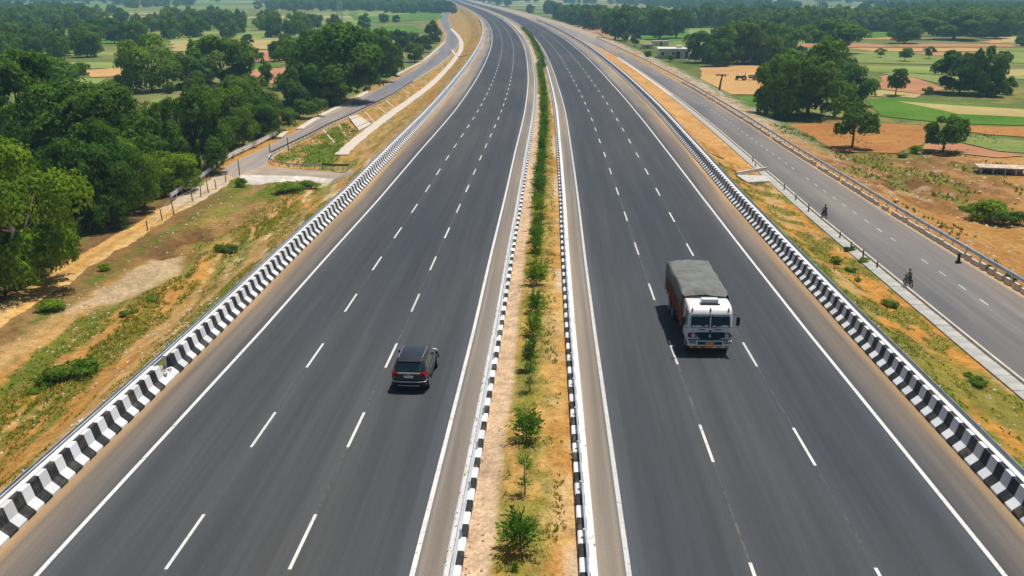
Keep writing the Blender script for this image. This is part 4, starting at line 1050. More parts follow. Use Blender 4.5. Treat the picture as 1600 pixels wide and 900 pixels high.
def field(pts, m, z=None):
    fz[0] += 1; z = z if z is not None else -2.90+fz[0]*.002; g = random.Random(fz[0]); P = [Vector((p[0], p[1], 0)) for p in pts]; out = []
    c = sum(P, Vector())/len(P)
    for a, b in zip(P, P[1:]+P[:1]):
        n = max(2, int((b-a).length/6)); n = min(n, 24)
        for i in range(n):
            q = a.lerp(b, i/n); amp = min(1.2, (b-a).length*.02); q += Vector((g.uniform(-amp, amp), g.uniform(-amp, amp), 0)); out.append(q)
    vs = [(q.x, q.y, z) for q in out]+[(c.x, c.y, z)]; k = len(out)
    mb = MB(); mb.add(vs, [(i, (i+1) % k, k) for i in range(k)])
    o = mb.build('field', [FM[m]]); setp(o, kind='structure')
    if o.data.polygons[0].normal.z < 0: o.data.flip_normals()
    return o
for m, pl in [('plough', [(1218, 196), (1300, 190), (1452, 196), (1442, 226), (1400, 239), (1280, 236), (1232, 216)]), ('plough', [(1500, 197), (1620, 198), (1620, 215), (1545, 210), (1505, 205)]),
              ('olive', [(1503, 208), (1545, 214), (1620, 222), (1620, 240), (1560, 236), (1500, 222)]), ('redsoil', [(1498, 223), (1560, 237), (1600, 243), (1560, 246), (1500, 240), (1440, 237), (1445, 224)]),
              ('crop', [(1352, 156), (1400, 152), (1480, 161), (1620, 170), (1620, 196), (1500, 193), (1440, 188), (1380, 182)]), ('straw', [(1400, 158), (1500, 165), (1620, 172), (1620, 184), (1500, 178)]),
              ('redsoil', [(1375, 119), (1402, 115), (1440, 124), (1478, 139), (1440, 147), (1380, 139)]), ('straw', [(1362, 139), (1440, 147), (1430, 153), (1360, 150)]),
              ('sand', [(1092, 106), (1150, 102), (1243, 103), (1205, 128), (1210, 148), (1135, 147), (1102, 130)]), ('crop', [(1128, 151), (1210, 151), (1240, 188), (1200, 189), (1172, 176)]),
              ('crop', [(1060, 38), (1112, 39), (1105, 60), (1052, 66), (988, 60), (990, 50), (1022, 47)]), ('pale', [(1080, 44), (1150, 46), (1140, 58), (1075, 56)]), ('redsoil', [(894, 39), (935, 40), (980, 56), (950, 61), (915, 51)]),
              ('pale', [(1355, 103), (1480, 104), (1600, 114), (1600, 124), (1480, 116), (1355, 112)]), ('olive', [(1370, 114), (1400, 113), (1500, 121), (1500, 138), (1430, 122)]), ('straw', [(1530, 110), (1620, 108), (1620, 118), (1560, 118)]),
              ('pale', [(1530, 80), (1620, 82), (1620, 100), (1540, 96)]), ('olive', [(1330, 84), (1420, 86), (1520, 92), (1520, 102), (1340, 98)]), ('pale', [(1560, 44), (1620, 47), (1620, 64), (1565, 62)]), ('straw', [(1560, 56), (1620, 60), (1620, 68), (1570, 66)]),
              ('pale', [(1206, 26), (1262, 25), (1262, 38), (1206, 39)]), ('pale', [(1270, 26), (1350, 26), (1345, 38), (1270, 34)]), ('pale', [(1350, 26), (1400, 26), (1396, 40), (1350, 42)]), ('crop', [(1350, 44), (1400, 44), (1396, 58), (1350, 60)]), ('straw', [(1352, 32), (1374, 32), (1372, 38), (1352, 38)]),
              ('pale', [(0, 102), (80, 97), (200, 98), (195, 106), (130, 108), (130, 117), (20, 112), (0, 112)]), ('sand', [(132, 110), (205, 104), (200, 119), (140, 121)]), ('pale', [(110, 122), (170, 122), (150, 132), (112, 134)]),
              ('straw', [(270, 61), (440, 58), (440, 75), (350, 81), (268, 80)]), ('pale', [(270, 57), (440, 56), (440, 62), (270, 64)]), ('redsoil', [(378, 80), (445, 78), (445, 97), (384, 97)]), ('crop', [(384, 99), (425, 99), (440, 105), (384, 109)]),
              ('redsoil', [(360, 110), (445, 106), (448, 131), (355, 130)]), ('redsoil', [(272, 84), (306, 84), (306, 97), (282, 98)]), ('pale', [(235, 157), (300, 149), (333, 151), (333, 166), (272, 174), (232, 178)]), ('sand', [(300, 150), (333, 151), (333, 163), (312, 165)]),
              ('crop', [(545, 20), (690, 13), (690, 29), (560, 38)]), ('pale', [(560, 20), (640, 16), (640, 22), (560, 27)]), ('crop', [(542, 42), (645, 41), (668, 50), (600, 60), (560, 55)]), ('straw', [(590, 62), (622, 62), (622, 74), (592, 74)]), ('pale', [(540, 32), (575, 32), (575, 42), (540, 42)]),
              ('pale', [(50, 40), (132, 40), (130, 50), (52, 48)]), ('pale', [(255, 17), (326, 17), (326, 27), (262, 28)]), ('straw', [(400, 66), (424, 66), (424, 77), (396, 77)]), ('crop', [(420, 162), (450, 160), (452, 178), (424, 180)]), ('plough', [(424, 176), (440, 172), (442, 186), (430, 188)]),
              ('straw', [(1450, 12), (1475, 10), (1480, 22), (1440, 24)]), ('pale', [(960, 22), (1090, 22), (1080, 12), (980, 11)]), ('pale', [(1106, 3), (1150, 3), (1150, 8), (1106, 7)])]:
    field(GL(pl, -2.9), m)
# patchwork beyond
g = random.Random(12); yb = 330.0
while yb < 3000:
    dy = yb*g.uniform(.05, .11)
    for sd_ in (-1, 1):
        x = (42 if sd_ > 0 else 40)+g.uniform(0, 10)
        while x < yb*.7:
            wx = g.uniform(30, 90)*(1+yb/1500)
            if g.random() < .62:
                cx = float(CC(yb+dy/2)); y0 = yb+g.uniform(0, .1)*dy; y1 = yb+dy*g.uniform(.75, .95); sk = g.uniform(-.1, .1)*wx
                a, b = cx+sd_*x, cx+sd_*(x+wx*.94)
                field([(a, y0), (b, y0+sk*.2), (b+sk, y1), (a+sk, y1)], g.choice(['crop', 'pale', 'pale', 'olive', 'olive', 'straw', 'sand', 'redsoil'] if sd_ > 0 else ['crop', 'pale', 'olive', 'olive', 'olive', 'straw']), z=-2.96+g.random()*.03)
            x += wx
    yb += dy
print('fields', fz[0])
# ------------------------------------------------------------ vehicles
def paint_mat(name, col, rough=.3, coat=.6, metal=0.0, dirt=(.25, .2, .15), damt=.25):
    m, t, b = newmat(name, rough, .5); p = nd(t, 'ShaderNodeTexCoord').outputs['Object']
    f = ramp(t, noise(t, p, 2.2, 6, .7), [(.45, 0.0), (.8, damt)])
    t.links.new(mixn(t, 'MIX', f, col, dirt), b.inputs['Base Color']); b.inputs['Metallic'].default_value = metal
    b.inputs['Coat Weight'].default_value = coat; b.inputs['Coat Roughness'].default_value = .12
    return m
M['carpaint'] = paint_mat('dark_car_paint', (.022, .027, .027), .32, .8, .3, (.12, .11, .10), .25)
M['glass'] = paint_mat('dark_glass', (.012, .03, .032), .12, .5, 0, (.08, .1, .1), .3)
M['rearglass'] = paint_mat('rear_glass', (.035, .09, .09), .12, .5, 0, (.12, .16, .16), .4)
M['chrome'] = plain('chrome', (.62, .63, .64), .3, .05, 3, .8)
M['rubber'] = plain('rubber', (.018, .018, .019), .9, .2, 8)
M['rim'] = plain('rim', (.35, .36, .37), .4, .1, 5, .6)
M['red'] = plain('red_lamp', (.24, .01, .012), .25, .2, 6)
M['plate'] = plain('plate', (.75, .76, .76), .5, .05, 9)
M['trim'] = plain('black_trim', (.02, .02, .022), .7, .1, 5)
M['truckwhite'] = paint_mat('white_truck_paint', (.74, .75, .74), .4, .3, 0, (.45, .40, .33), .35)
M['teal'] = plain('teal_grille', (.006, .05, .065), .8, .15, 4, spec=.1)
M['truckglass'] = plain('truck_glass', (.006, .045, .055), .25, .3, 3, spec=.3)
M['lamp'] = plain('lamp_glass', (.55, .56, .52), .2, .2, 9)
M['orange'] = plain('orange_board', (.34, .095, .03), .7, .4, 2.6, lo=(.10, .035, .018))
M['oplate'] = plain('orange_plate', (.75, .30, .04), .6, .1, 6)
M['visor'] = plain('pale_visor', (.42, .55, .58), .5, .15, 5)
m, t, b = newmat('tarpaulin', .85, .2); co = nd(t, 'ShaderNodeTexCoord').outputs['Object']
t.links.new(ramp(t, noise(t, co, 1.3, 6, .65), [(.3, (.12, .125, .115)), (.7, (.215, .22, .205))]), b.inputs['Base Color'])
bump(t, b, noise(t, mapping(t, co, (1, .5, 1)), 2.4, 5, .6), .9, .12); M['tarp'] = m

def loft(mb, st, m=0, close=True):
    n = len(st[0]); vs = [p for s in st for p in s]; fs = []
    for i in range(len(st)-1):
        for k in range(n): fs.append((i*n+k, i*n+(k+1) % n, (i+1)*n+(k+1) % n, (i+1)*n+k))
    if close: fs += [tuple(range(n)), tuple((len(st)-1)*n+k for k in range(n))]
    mb.add(vs, fs, m)
def subsurf(o, l=2):
    s = o.modifiers.new('s', 'SUBSURF'); s.levels = l; s.render_levels = l; return o
def wheel(parent, x, y, r, w, name='wheel'):
    tw = MB().cyl((0, 0, 0), (1, 0, 0), r, w, 22).mesh('tyre', [M['rubber']], bevel=.025)
    o = link(name, tw, parent, (x, y, r))
    rm_ = MB().cyl((0, 0, 0), (1, 0, 0), r*.6, w*1.03, 16).cyl((0, 0, 0), (1, 0, 0), r*.2, w*1.12, 10)
    for k in range(5):
        a = k*2*math.pi/5; rm_.box(-w*.53, w*.53, -.03, .03, 0, r*.58, M=Matrix.Rotation(a, 4, 'X'))
    rm_.build('rim', [M['rim']], o); return o
def quad(mb, pts, th=.012, m=0):
    p = [Vector(q) for q in pts]; n = (p[1]-p[0]).cross(p[2]-p[0]).normalized()*th
    mb.add(p+[q-n for q in p], [(0, 1, 2, 3), (7, 6, 5, 4), (0, 4, 5, 1), (1, 5, 6, 2), (2, 6, 7, 3), (3, 7, 4, 0)], m)
# dark hatchback
cy = 43.5; cx = -4.66
car = empty('car', (cx, cy, .006), -head(D(LO, LI, .6), cy)-.02)
setp(car, 'dark grey hatchback car driving away in the left carriageway, red tail lamps', 'car')
def ring(y, w, zb, zm, zt, wt, cr=.03):
    h = [(w*.86, zb), (w*.97, zb+.08), (w, zm), (wt, zt), (wt*.5, zt+cr)]
    return [(x, y, z) for x, z in h]+[(-x, y, z) for x, z in h[::-1]]
mb = MB()
loft(mb, [ring(-2.03, .70, .36, .55, .80, .66), ring(-1.98, .79, .30, .58, .93, .74), ring(-1.8, .835, .24, .62, .99, .78), ring(-1.2, .85, .20, .62, 1.0, .80), ring(0, .85, .20, .60, .99, .80),
          ring(.9, .85, .20, .58, .97, .79), ring(1.3, .84, .22, .56, .92, .74), ring(1.75, .81, .26, .54, .83, .68), ring(1.98, .70, .32, .50, .68, .58), ring(2.05, .52, .38, .48, .6, .44)])
subsurf(mb.build('body', [M['carpaint']], car, smooth=True), 1)
def cring(z, y0, y1, w, r=.12):
    return [(w-r, y0, z), (w, y0+r, z), (w, y1-r*2, z), (w-r*1.3, y1, z), (-(w-r*1.3), y1, z), (-w, y1-r*2, z), (-w, y0+r, z), (-(w-r), y0, z)]
mb = MB(); loft(mb, [cring(.93, -1.92, 1.02, .79), cring(1.1, -1.88, .82, .77), cring(1.40, -1.70, .42, .68), cring(1.50, -1.62, .26, .63), cring(1.535, -1.45, .05, .54)])
cab = mb.build('cabin', [M['carpaint']], car, smooth=True, bevel=.02)
mb = MB(); quad(mb, [(-.58, -1.905, 1.06), (.58, -1.905, 1.06), (.53, -1.735, 1.38), (-.53, -1.735, 1.38)]); mb.build('rear_window', [M['rearglass']], car)
mb = MB(); quad(mb, [(.62, .93, 1.04), (-.62, .93, 1.04), (-.52, .42, 1.42), (.52, .42, 1.42)]); mb.build('windscreen', [M['glass']], car)
for s in (-1, 1):
    for (a, b_) in ((-1.55, -1.05), (-1.0, -.2), (-.14, .62)):
        mb = MB(); b2 = b_-(.3 if b_ > .5 else .02); a2 = a+(.12 if a < -1.5 else .02)
        pts = [(s*.795, a, 1.05), (s*.795, b_, 1.05), (s*.695, b2, 1.38), (s*.695, a2, 1.38)]
        quad(mb, pts if s > 0 else pts[::-1]); mb.build('side_window', [M['glass']], car)
    MB().tube([(s*.56, -1.45, 1.53), (s*.57, -1.2, 1.575), (s*.57, -.2, 1.575), (s*.54, .05, 1.53)], .022, 6).build('roof_rail', [M['chrome']], car)
    MB().box(s*.80-.07, s*.80+.06, .58, .68, .98, 1.10, tx=.8).build('mirror', [M['trim']], car, (s*.12, 0, 0), bevel=.02)
    lm = MB(); lm.add([(s*.79, -2.0, .80), (s*.50, -2.055, .82), (s*.50, -2.045, .98), (s*.70, -2.0, 1.0), (s*.845, -1.72, 1.0), (s*.865, -1.74, .84)] + [(s*.70, -1.8, .8), (s*.5, -1.85, .82), (s*.5, -1.85, .98), (s*.66, -1.8, 1.0), (s*.78, -1.7, 1.0), (s*.80, -1.7, .84)],
           [(0, 1, 2, 3), (0, 3, 4, 5)]+[(i, (i+1) % 6, 6+(i+1) % 6, 6+i) for i in range(6)]+[(6, 7, 8, 9), (6, 9, 10, 11)]); lm.build('tail_lamp', [M['red']], car)
    for y in (-1.32, 1.30): wheel(car, s*.76, y, .32, .2)
    ar = MB()
    for y in (-1.32, 1.30): ar.tube([(s*.845, y+math.cos(a)*.37, .32+math.sin(a)*.37) for a in np.linspace(-.1, math.pi+.1, 12)], .035, 5)
    ar.build('wheel_arch', [M['trim']], car)
    MB().box(s*.60-.15, s*.60+.15, 1.82, 1.98, .62, .74, tx=.8).build('headlamp', [M['lamp']], car, bevel=.02)
MB().box(-.52, .52, -2.075, -1.97, .955, 1.0, tx=.98).build('chrome_strip', [M['chrome']], car, bevel=.008)
MB().box(-.045, .045, -2.09, -2.04, .90, .95).build('badge', [M['chrome']], car)
MB().box(-.22, .22, -2.075, -2.03, .76, .88).build('number_plate', [M['plate']], car)
bp = MB(); bp.tube([(-.84, -1.75, .60), (-.78, -2.02, .58), (-.4, -2.10, .57), (.4, -2.10, .57), (.78, -2.02, .58), (.84, -1.75, .60)], [.02, .03, .035, .035, .03, .02], 8); bp.build('rear_bumper', [M['chrome']], car, smooth=True)
bp = MB(); bp.tube([(-.80, -1.8, .40), (-.74, -2.0, .38), (0, -2.06, .37), (.74, -2.0, .38), (.80, -1.8, .40)], [.07, .09, .1, .09, .07], 8); bp.build('lower_bumper', [M['trim']], car, smooth=True)
MB().box(-.5, .5, -2.165, -2.13, .40, .43).build('bumper_strip', [M['chrome']], car)
MB().box(-.55, .55, -1.86, -1.62, 1.47, 1.505, tx=.95).build('spoiler', [M['trim']], car, bevel=.01)
MB().tube([(0, -1.94, 1.06), (.28, -1.90, 1.14)], .012, 4).build('wiper', [M['trim']], car)
MB().box(-.70, .70, -1.9, 1.9, .18, .34).build('underbody', [M['trim']], car)

# loaded truck; local front at y=0 facing the camera
tr = empty('truck', (10.13, 46.25, .006), -head(D(RI, RO, .55), 50)); setp(tr, 'white cabbed lorry with orange sided body under a grey tarpaulin, coming towards the camera', 'truck')
prof = [(0, .62), (0, 1.46), (.10, 2.24), (.22, 2.42), (.50, 2.56), (1.30, 2.60), (1.75, 2.58), (1.80, .62)]
mb = MB(); hw = 1.12
loft(mb, [[(-hw, y, z) for y, z in prof], [(hw, y, z) for y, z in prof]])
mb.build('cab', [M['truckwhite']], tr, bevel=.10, smooth=True)
for s in (-1, 1):
    mb = MB(); a, b_ = (.035, .985) if s > 0 else (-.985, -.035)
    quad(mb, [(a, .00, 1.53), (b_, .00, 1.53), (b_*1 if s > 0 else b_, .083, 2.22), (a, .083, 2.22)], .02); o = mb.build('windscreen_pane', [M['truckglass']], tr, (0, -.012, 0))
    MB().box(min(a, b_), max(a, b_), -.015, 0, 2.12, 2.24, M=Matrix.Translation((0, .065, 0))).build('sun_strip', [M['visor']], tr)
    mb = MB(); px_ = s*1.125; pts = [(px_, .28, 1.50), (px_, 1.15, 1.50), (px_, 1.12, 2.25), (px_, .40, 2.25)]; quad(mb, pts if s > 0 else pts[::-1], .015); mb.build('side_window', [M['truckglass']], tr)
    MB().box(s*1.128-.008, s*1.128+.008, .16, 1.24, .75, 1.42).build('door', [M['truckwhite']], tr, bevel=.006)
    mb = MB().tube([(s*1.08, .1, 2.25), (s*1.36, -.05, 2.2), (s*1.38, -.05, 1.6), (s*1.1, .1, 1.5)], .015, 5); o = mb.build('mirror_arm', [M['trim']], tr)
    MB().box(s*1.38-.09, s*1.38+.09, -.08, .0, 1.68, 2.12).build('mirror', [M['trim']], o, bevel=.02)
    MB().box(s*.86-.19, s*.86+.19, -.045, 0, 1.0, 1.26).build('headlamp_panel', [M['trim']], tr, bevel=.02)
    MB().cyl((s*.86, -.055, 1.13), (0, 1, 0), .115, .05, 16).build('headlamp', [M['chrome']], tr)
    MB().box(s*1.075-.05, s*1.075+.05, -.04, .02, 1.02, 1.24).build('indicator', [M['red'] if s < 0 else M['oplate']], tr, bevel=.01)
    MB().box(s*.88-.16, s*.88+.16, -.155, -.14, .72, .86).build('fog_lamp_recess', [M['trim']], tr)
    for dx in (-.07, .07): MB().cyl((s*.88+dx, -.165, .79), (0, 1, 0), .05, .02, 12).build('fog_lamp', [M['lamp']], tr)
    MB().tube([(s*.1, -.04, 1.54), (s*.55, -.02, 1.66)], .014, 4).build('wiper', [M['trim']], tr)
    MB().box(s*.40-.18, s*.40+.16, -.022, -.008, 1.41, 1.45).build('name_badge', [M['teal']], tr)
MB().box(-.03, .03, -.03, .0, 1.52, 2.22, M=Matrix.Rotation(-.12, 4, 'X') @ Matrix.Translation((0, -.19, 0))).build('centre_pillar', [M['trim']], tr) if False else None
mb = MB(); quad(mb, [(-.03, -.02, 1.5), (.03, -.02, 1.5), (.03, .07, 2.25), (-.03, .07, 2.25)], .03); mb.build('centre_pillar', [M['truckwhite']], tr)
mb = MB(); g = random.Random(2)
for s in (-1, 1):
    for k in range(9):
        x = s*(.16+.09*k); mb.box(x-.05, x+.05, -.026, -.016, 1.56, 1.58+g.uniform(.03, .10))
mb.build('dashboard_cloth', [M['plate']], tr)
mb = MB().cyl((0, .045, 2.18), (0, 1, .12), .085, .05, 16); mb.build('emblem', [M['red']], tr); MB().cyl((0, .018, 2.18), (0, 1, .12), .05, .03, 12).build('emblem_centre', [M['plate']], tr)
mb = MB(); mb.add([(-.70, -.03, 1.28), (.68, -.03, 1.30), (.66, -.03, 1.0), (.46, -.03, .92), (-.46, -.03, .92), (-.60, -.03, 1.0)]+[(-.70, .03, 1.28), (.70, .03, 1.28), (.60, .03, 1.0), (.46, .03, .92), (-.46, .03, .92), (-.60, .03, 1.0)],
                 [(0, 1, 2, 3, 4, 5), (11, 10, 9, 8, 7, 6)]+[(i, (i+1) % 6, 6+(i+1) % 6, 6+i) for i in range(6)]); gr = mb.build('grille', [M['teal']], tr)
for z in (.99, 1.07, 1.15, 1.22): MB().box(-.58, .58, -.045, -.03, z-.008, z+.008).build('grille_bar', [M['trim']], gr)
MB().box(-.05, .05, -.06, -.03, 1.02, 1.18).build('grille_badge', [M['chrome']], gr); MB().cyl((0, -.03, 1.36), (0, 1, 0), .05, .04, 12).build('bonnet_badge', [M['trim']], tr)
MB().box(-1.10, 1.10, -.03, .02, .865, .905).build('dark_seam', [M['trim']], tr)
MB().box(-1.13, 1.13, -.14, .10, .58, .86, tx=1.0).build('front_bumper', [M['truckwhite']], tr, bevel=.03)
MB().box(-.62, .62, -.155, -.14, .66, .82).build('bumper_inset', [M['teal']], tr); MB().box(-.22, .22, -.175, -.155, .65, .81).build('number_plate', [M['oplate']], tr)
mb = MB().box(-1.0, 1.0, -.12, -.02, .47, .565); sk = mb.build('painted_skirt', [M['oplate']], tr)
for x in (-.75, -.3, .25, .7): MB().box(x-.09, x+.09, -.13, -.12, .485, .55).build('skirt_patch', [M['red'] if x < 0 else M['plate']], sk)
MB().box(-.42, .46, .62, 1.0, 2.60, 2.86).build('roof_hatch', [M['truckwhite']], tr, bevel=.06); MB().box(-.46, .52, .55, .62, 2.585, 2.63).build('hatch_lip', [M['trim']], tr)
for x in (-.92, 0, .92): MB().box(x-.05, x+.05, .16, .26, 2.40, 2.52, tx=.5).build('marker_lamp', [M['red'] if x == 0 else M['oplate']], tr)
MB().box(-.42, .42, .3, 8.2, .62, .92).build('chassis', [M['trim']], tr)
MB().box(-1.05, 1.05, .35, 1.6, .45, .64).build('cab_floor', [M['trim']], tr)
bx0, bx1 = 2.0, 8.5
bd = MB().box(-1.15, 1.15, bx0, bx1, .98, 1.08).build('load_bed', [M['trim']], tr)
for s in (-1, 1):
    for k in range(5): MB().box(s*1.15-.03, s*1.15+.03, bx0, bx1, 1.09+k*.21, 1.09+k*.21+.19).build('side_board', [M['orange']], bd, bevel=.01)
    for k in range(9): y = bx0+.06+k*(bx1-bx0-.12)/8; MB().box(s*1.205-.03, s*1.205+.03, y-.04, y+.04, .95, 2.12).build('stake', [M['orange']], bd)
for y, xs in ((.95, (.98,)), (5.7, (.78, 1.03)), (6.85, (.78, 1.03))):
    for x in xs:
        for s in (-1, 1): wheel(tr, s*x, y, .48, .24)
for y0, y1 in ((.3, 1.62), (5.1, 7.5)):
    for s in (-1, 1): MB().tube([(s*1.0, y0+(y1-y0)*t, .62+.42*math.sin(math.pi*t)**.5) for t in np.linspace(0, 1, 9)], .05, 4).build('mudguard', [M['trim']], tr)
for s in (-1, 1): MB().box(s*.85-.22, s*.85+.22, 2.6, 3.7, .5, .92).build('fuel_tank', [M['trim']], tr, bevel=.06)
# tarpaulin: domed sheet with folds
ny, nx = 60, 44; t_ = np.linspace(-1, 1, nx); yy = np.linspace(bx0-.06, bx1+.05, ny)
sx = np.zeros((ny, nx)); sy = np.zeros((ny, nx)); sz = np.zeros((ny, nx))
for i, y in enumerate(yy):
    for j, u in enumerate(t_):
        a = abs(u); 
        if a < .62: x = u/.62*1.16; z = 2.90-.10*(a/.62)**2
        else: q_ = (a-.62)/.38; x = math.copysign(1.16+.07*min(1, q_*4), u); z = 2.80-q_*.85
        endf = min((y-yy[0]), (yy[-1]-y)); z -= .22*math.exp(-(endf/.28)**2)*(1 if a < .62 else .3)
        sag = .012*math.sin((y-bx0)*4.8)-.05*math.exp(-(a/.03)**2)*0+.03*math.exp(-(a/.05)**2)
        sx[i, j] = x; sy[i, j] = y; sz[i, j] = z+sag*.6
nz = fbm(sx*2+5, sy*1.7, 4, 101)-.5; nz2 = fbm(sx*5, sy*.9+sz*3, 3, 102)-.5
sz += nz*.12; sx += np.sign(sx)*nz2*.14*(np.abs(sx) > 1.1)
sz[:, 0] += (fbm(yy*1.3, yy*0, 2, 103)-.5)*.4; sz[:, -1] += (fbm(yy*1.3, yy*0+9, 2, 104)-.5)*.4
tp = link('tarpaulin', grid_mesh('tarpaulin', sx, sy, sz, [M['tarp']]), tr)
mb = MB(); k = 22; vs = []
for j in range(k):
    u = -1+2*j/(k-1); x = u*1.2; zt = 2.62-.16*abs(u)**2.5+.03*math.sin(j*2.1); vs += [(x, bx0-.05+.03*math.sin(j*1.7), zt), (x, bx0-.08+.05*math.sin(j*2.3), 1.95+.08*math.sin(j*1.1))]
mb.add(vs, [(2*i, 2*i+1, 2*i+3, 2*i+2) for i in range(k-1)]); mb.build('tarpaulin_front', [M['tarp']], tr, smooth=True)
MB().box(-1.12, 1.12, bx0-.02, bx0+.04, 1.05, 2.6).build('headboard', [M['orange']], tr)
for s in (-1, 1):
    for y in np.linspace(bx0+.5, bx1-.5, 7): MB().tube([(s*1.25, y, 2.2), (s*1.27, y+.12, 1.6), (s*1.25, y+.1, 1.15)], .012, 4).build('tie_rope', [M['trim']], tr)

# ------------------------------------------------------------ motorcyclists on the right service road
M['cloth_dark'] = plain('dark_clothes', (.045, .05, .075), .9, .3, 10); M['skin'] = plain('skin', (.20, .11, .07), .6, .1, 8); M['hair'] = plain('dark_hair', (.01, .009, .008), .7, .2, 20)
M['cloth_brown'] = plain('brown_clothes', (.10, .075, .06), .9, .3, 10)
def rider(px, py, yaw, cloth, lab_p, lab_m, sc):
    gx, gy, gz = G(px, py); gz = float(base_h(gx, gy))+.11
    bk = empty('motorcycle', (gx, gy, gz), yaw); bk.scale = (sc,)*3; setp(bk, lab_m, 'motorcycle')
    for y in (-.62, .66):
        w_ = MB(); ring_ = [(0, y+math.cos(a)*.27, .30+math.sin(a)*.27) for a in np.linspace(0, 2*math.pi, 21)]; w_.tube(ring_, .045, 6, cap=False); o = w_.build('wheel', [M['rubber']], bk, smooth=True)
        h_ = MB().cyl((0, y, .30), (1, 0, 0), .05, .12, 10)
        for k in range(6): a = k*math.pi/3; h_.tube([(0, y, .30), (0, y+math.cos(a)*.26, .30+math.sin(a)*.26)], .008, 4)
        h_.build('rim', [M['rim']], o)
    MB().tube([(0, -.35, .74), (0, -.1, .78), (0, .12, .86), (0, .34, .84), (0, .42, .74)], [.08, .10, .14, .13, .05], 10).build('fuel_tank', [M['trim']], bk, smooth=True)
    MB().tube([(0, -.72, .80), (0, -.45, .78), (0, -.12, .77)], [.07, .11, .10], 8).build('seat', [M['trim']], bk, smooth=True)
    MB().box(-.14, .14, -.16, .22, .28, .62, tx=.7).build('engine', [M['rim']], bk, bevel=.03)
    f_ = MB()
    for s in (-1, 1): f_.tube([(s*.08, .66, .30), (s*.09, .44, .98)], .025, 6); f_.tube([(s*.09, -.62, .30), (s*.09, -.45, .74)], .02, 6)
    f_.tube([(0, .42, .9), (0, .1, .3), (0, -.3, .32), (0, -.5, .7)], .03, 6); f_.build('frame', [M['trim']], bk)
    MB().tube([(-.34, .30, 1.04), (-.12, .42, 1.0), (.12, .42, 1.0), (.34, .30, 1.04)], .018, 6).build('handlebar', [M['rim']], bk)
    MB().cyl((0, .52, .90), (0, 1, 0), .09, .10, 14).build('headlamp', [M['lamp']], bk); MB().tube([(.16, .1, .28), (.17, -.4, .30), (.17, -.75, .36)], [.03, .04, .045], 8).build('exhaust', [M['chrome']], bk)
    MB().box(-.07, .07, -.84, -.70, .62, .72).build('tail_lamp', [M['red']], bk)
    # rider: one continuous skinned body, hands on the bar, feet on the pegs
    pe = empty('person', (gx, gy, gz), yaw); pe.scale = (sc,)*3; setp(pe, lab_p, 'person')
    V = [(0, -.28, .90, .15), (0, -.26, 1.05, .145), (0, -.20, 1.22, .16), (0, -.14, 1.38, .13), (0, -.11, 1.47, .06), (0, -.09, 1.55, .065)]
    E = [(0, 1), (1, 2), (2, 3), (3, 4), (4, 5)]
    for s in (-1, 1):
        b0 = len(V); V += [(s*.19, -.13, 1.37, .065), (s*.27, .02, 1.17, .05), (s*.31, .24, 1.06, .036), (s*.31, .30, 1.05, .03)]; E += [(3, b0), (b0, b0+1), (b0+1, b0+2), (b0+2, b0+3)]
        b0 = len(V); V += [(s*.11, -.22, .86, .10), (s*.19, .16, .80, .085), (s*.20, .04, .42, .055), (s*.20, .06, .33, .045), (s*.20, .20, .30, .038)]; E += [(0, b0), (b0, b0+1), (b0+1, b0+2), (b0+2, b0+3), (b0+3, b0+4)]
    me = bpy.data.meshes.new('body'); me.from_pydata([v[:3] for v in V], E, []); me.materials.append(cloth); o = link('body', me, pe)
    sk_ = o.modifiers.new('skin', 'SKIN'); 
    for i, v in enumerate(V): me.skin_vertices[0].data[i].radius = (v[3], v[3])
    me.skin_vertices[0].data[0].use_root = True; subsurf(o, 1)
    hd = bmesh.new(); bmesh.ops.create_uvsphere(hd, u_segments=16, v_segments=12, radius=.1)
    for v in hd.verts:
        v.co.z *= 1.22; v.co.y *= 1.08
        if v.co.y > .07 and abs(v.co.x) < .02 and -.03 < v.co.z < .02: v.co.y += .025
        if v.co.z < -.05: v.co.x *= .8; v.co.y = v.co.y*.85+.01
        if abs(v.co.y) < .02 and abs(v.co.x) > .09 and abs(v.co.z) < .03: v.co.x *= 1.18
    hm = bpy.data.meshes.new('head'); hd.to_mesh(hm); hd.free(); hm.materials.append(M['skin']); hm.polygons.foreach_set('use_smooth', [True]*len(hm.polygons)); link('head', hm, pe, (0, -.07, 1.66))
    hr = MB(); rg_ = []
    hb = bmesh.new(); bmesh.ops.create_uvsphere(hb, u_segments=14, v_segments=10, radius=.112)
    bmesh.ops.delete(hb, geom=[v for v in hb.verts if v.co.z < -.01 and v.co.y > -.03 or v.co.z < -.06 or (v.co.y > .07 and v.co.z < .045)], context='VERTS')
    for v in hb.verts: v.co.z *= 1.2; v.co.y *= 1.08
    hm = bpy.data.meshes.new('hair'); hb.to_mesh(hm); hb.free(); hm.materials.append(M['hair']); link('hair', hm, pe, (0, -.08, 1.67))
    for s in (-1, 1):
        hn = MB().box(-.04, .04, -.045, .045, -.018, .018)
        for k, (dx, ln) in enumerate(((-.03, .045), (-.01, .055), (.01, .052), (.03, .04))): hn.tube([(dx, .04, .005), (dx, .04+ln*.6, 0), (dx, .04+ln*.7, -.03), (dx, .03, -.045)], [.011, .010, .009, .007], 5)
        hn.tube([(-s*.038, -.02, 0), (-s*.06, .02, -.02), (-s*.045, .045, -.035)], [.012, .011, .008], 5); hn.build('hand', [M['skin']], pe, (s*.31, .28, 1.065))
rider(1287.5, 343, -head(RB, 100)+.1, M['cloth_dark'], 'person in dark clothes riding a motorcycle on the right service road, farther from the camera', 'small dark motorcycle beside the right drain, farther of the two', .72)
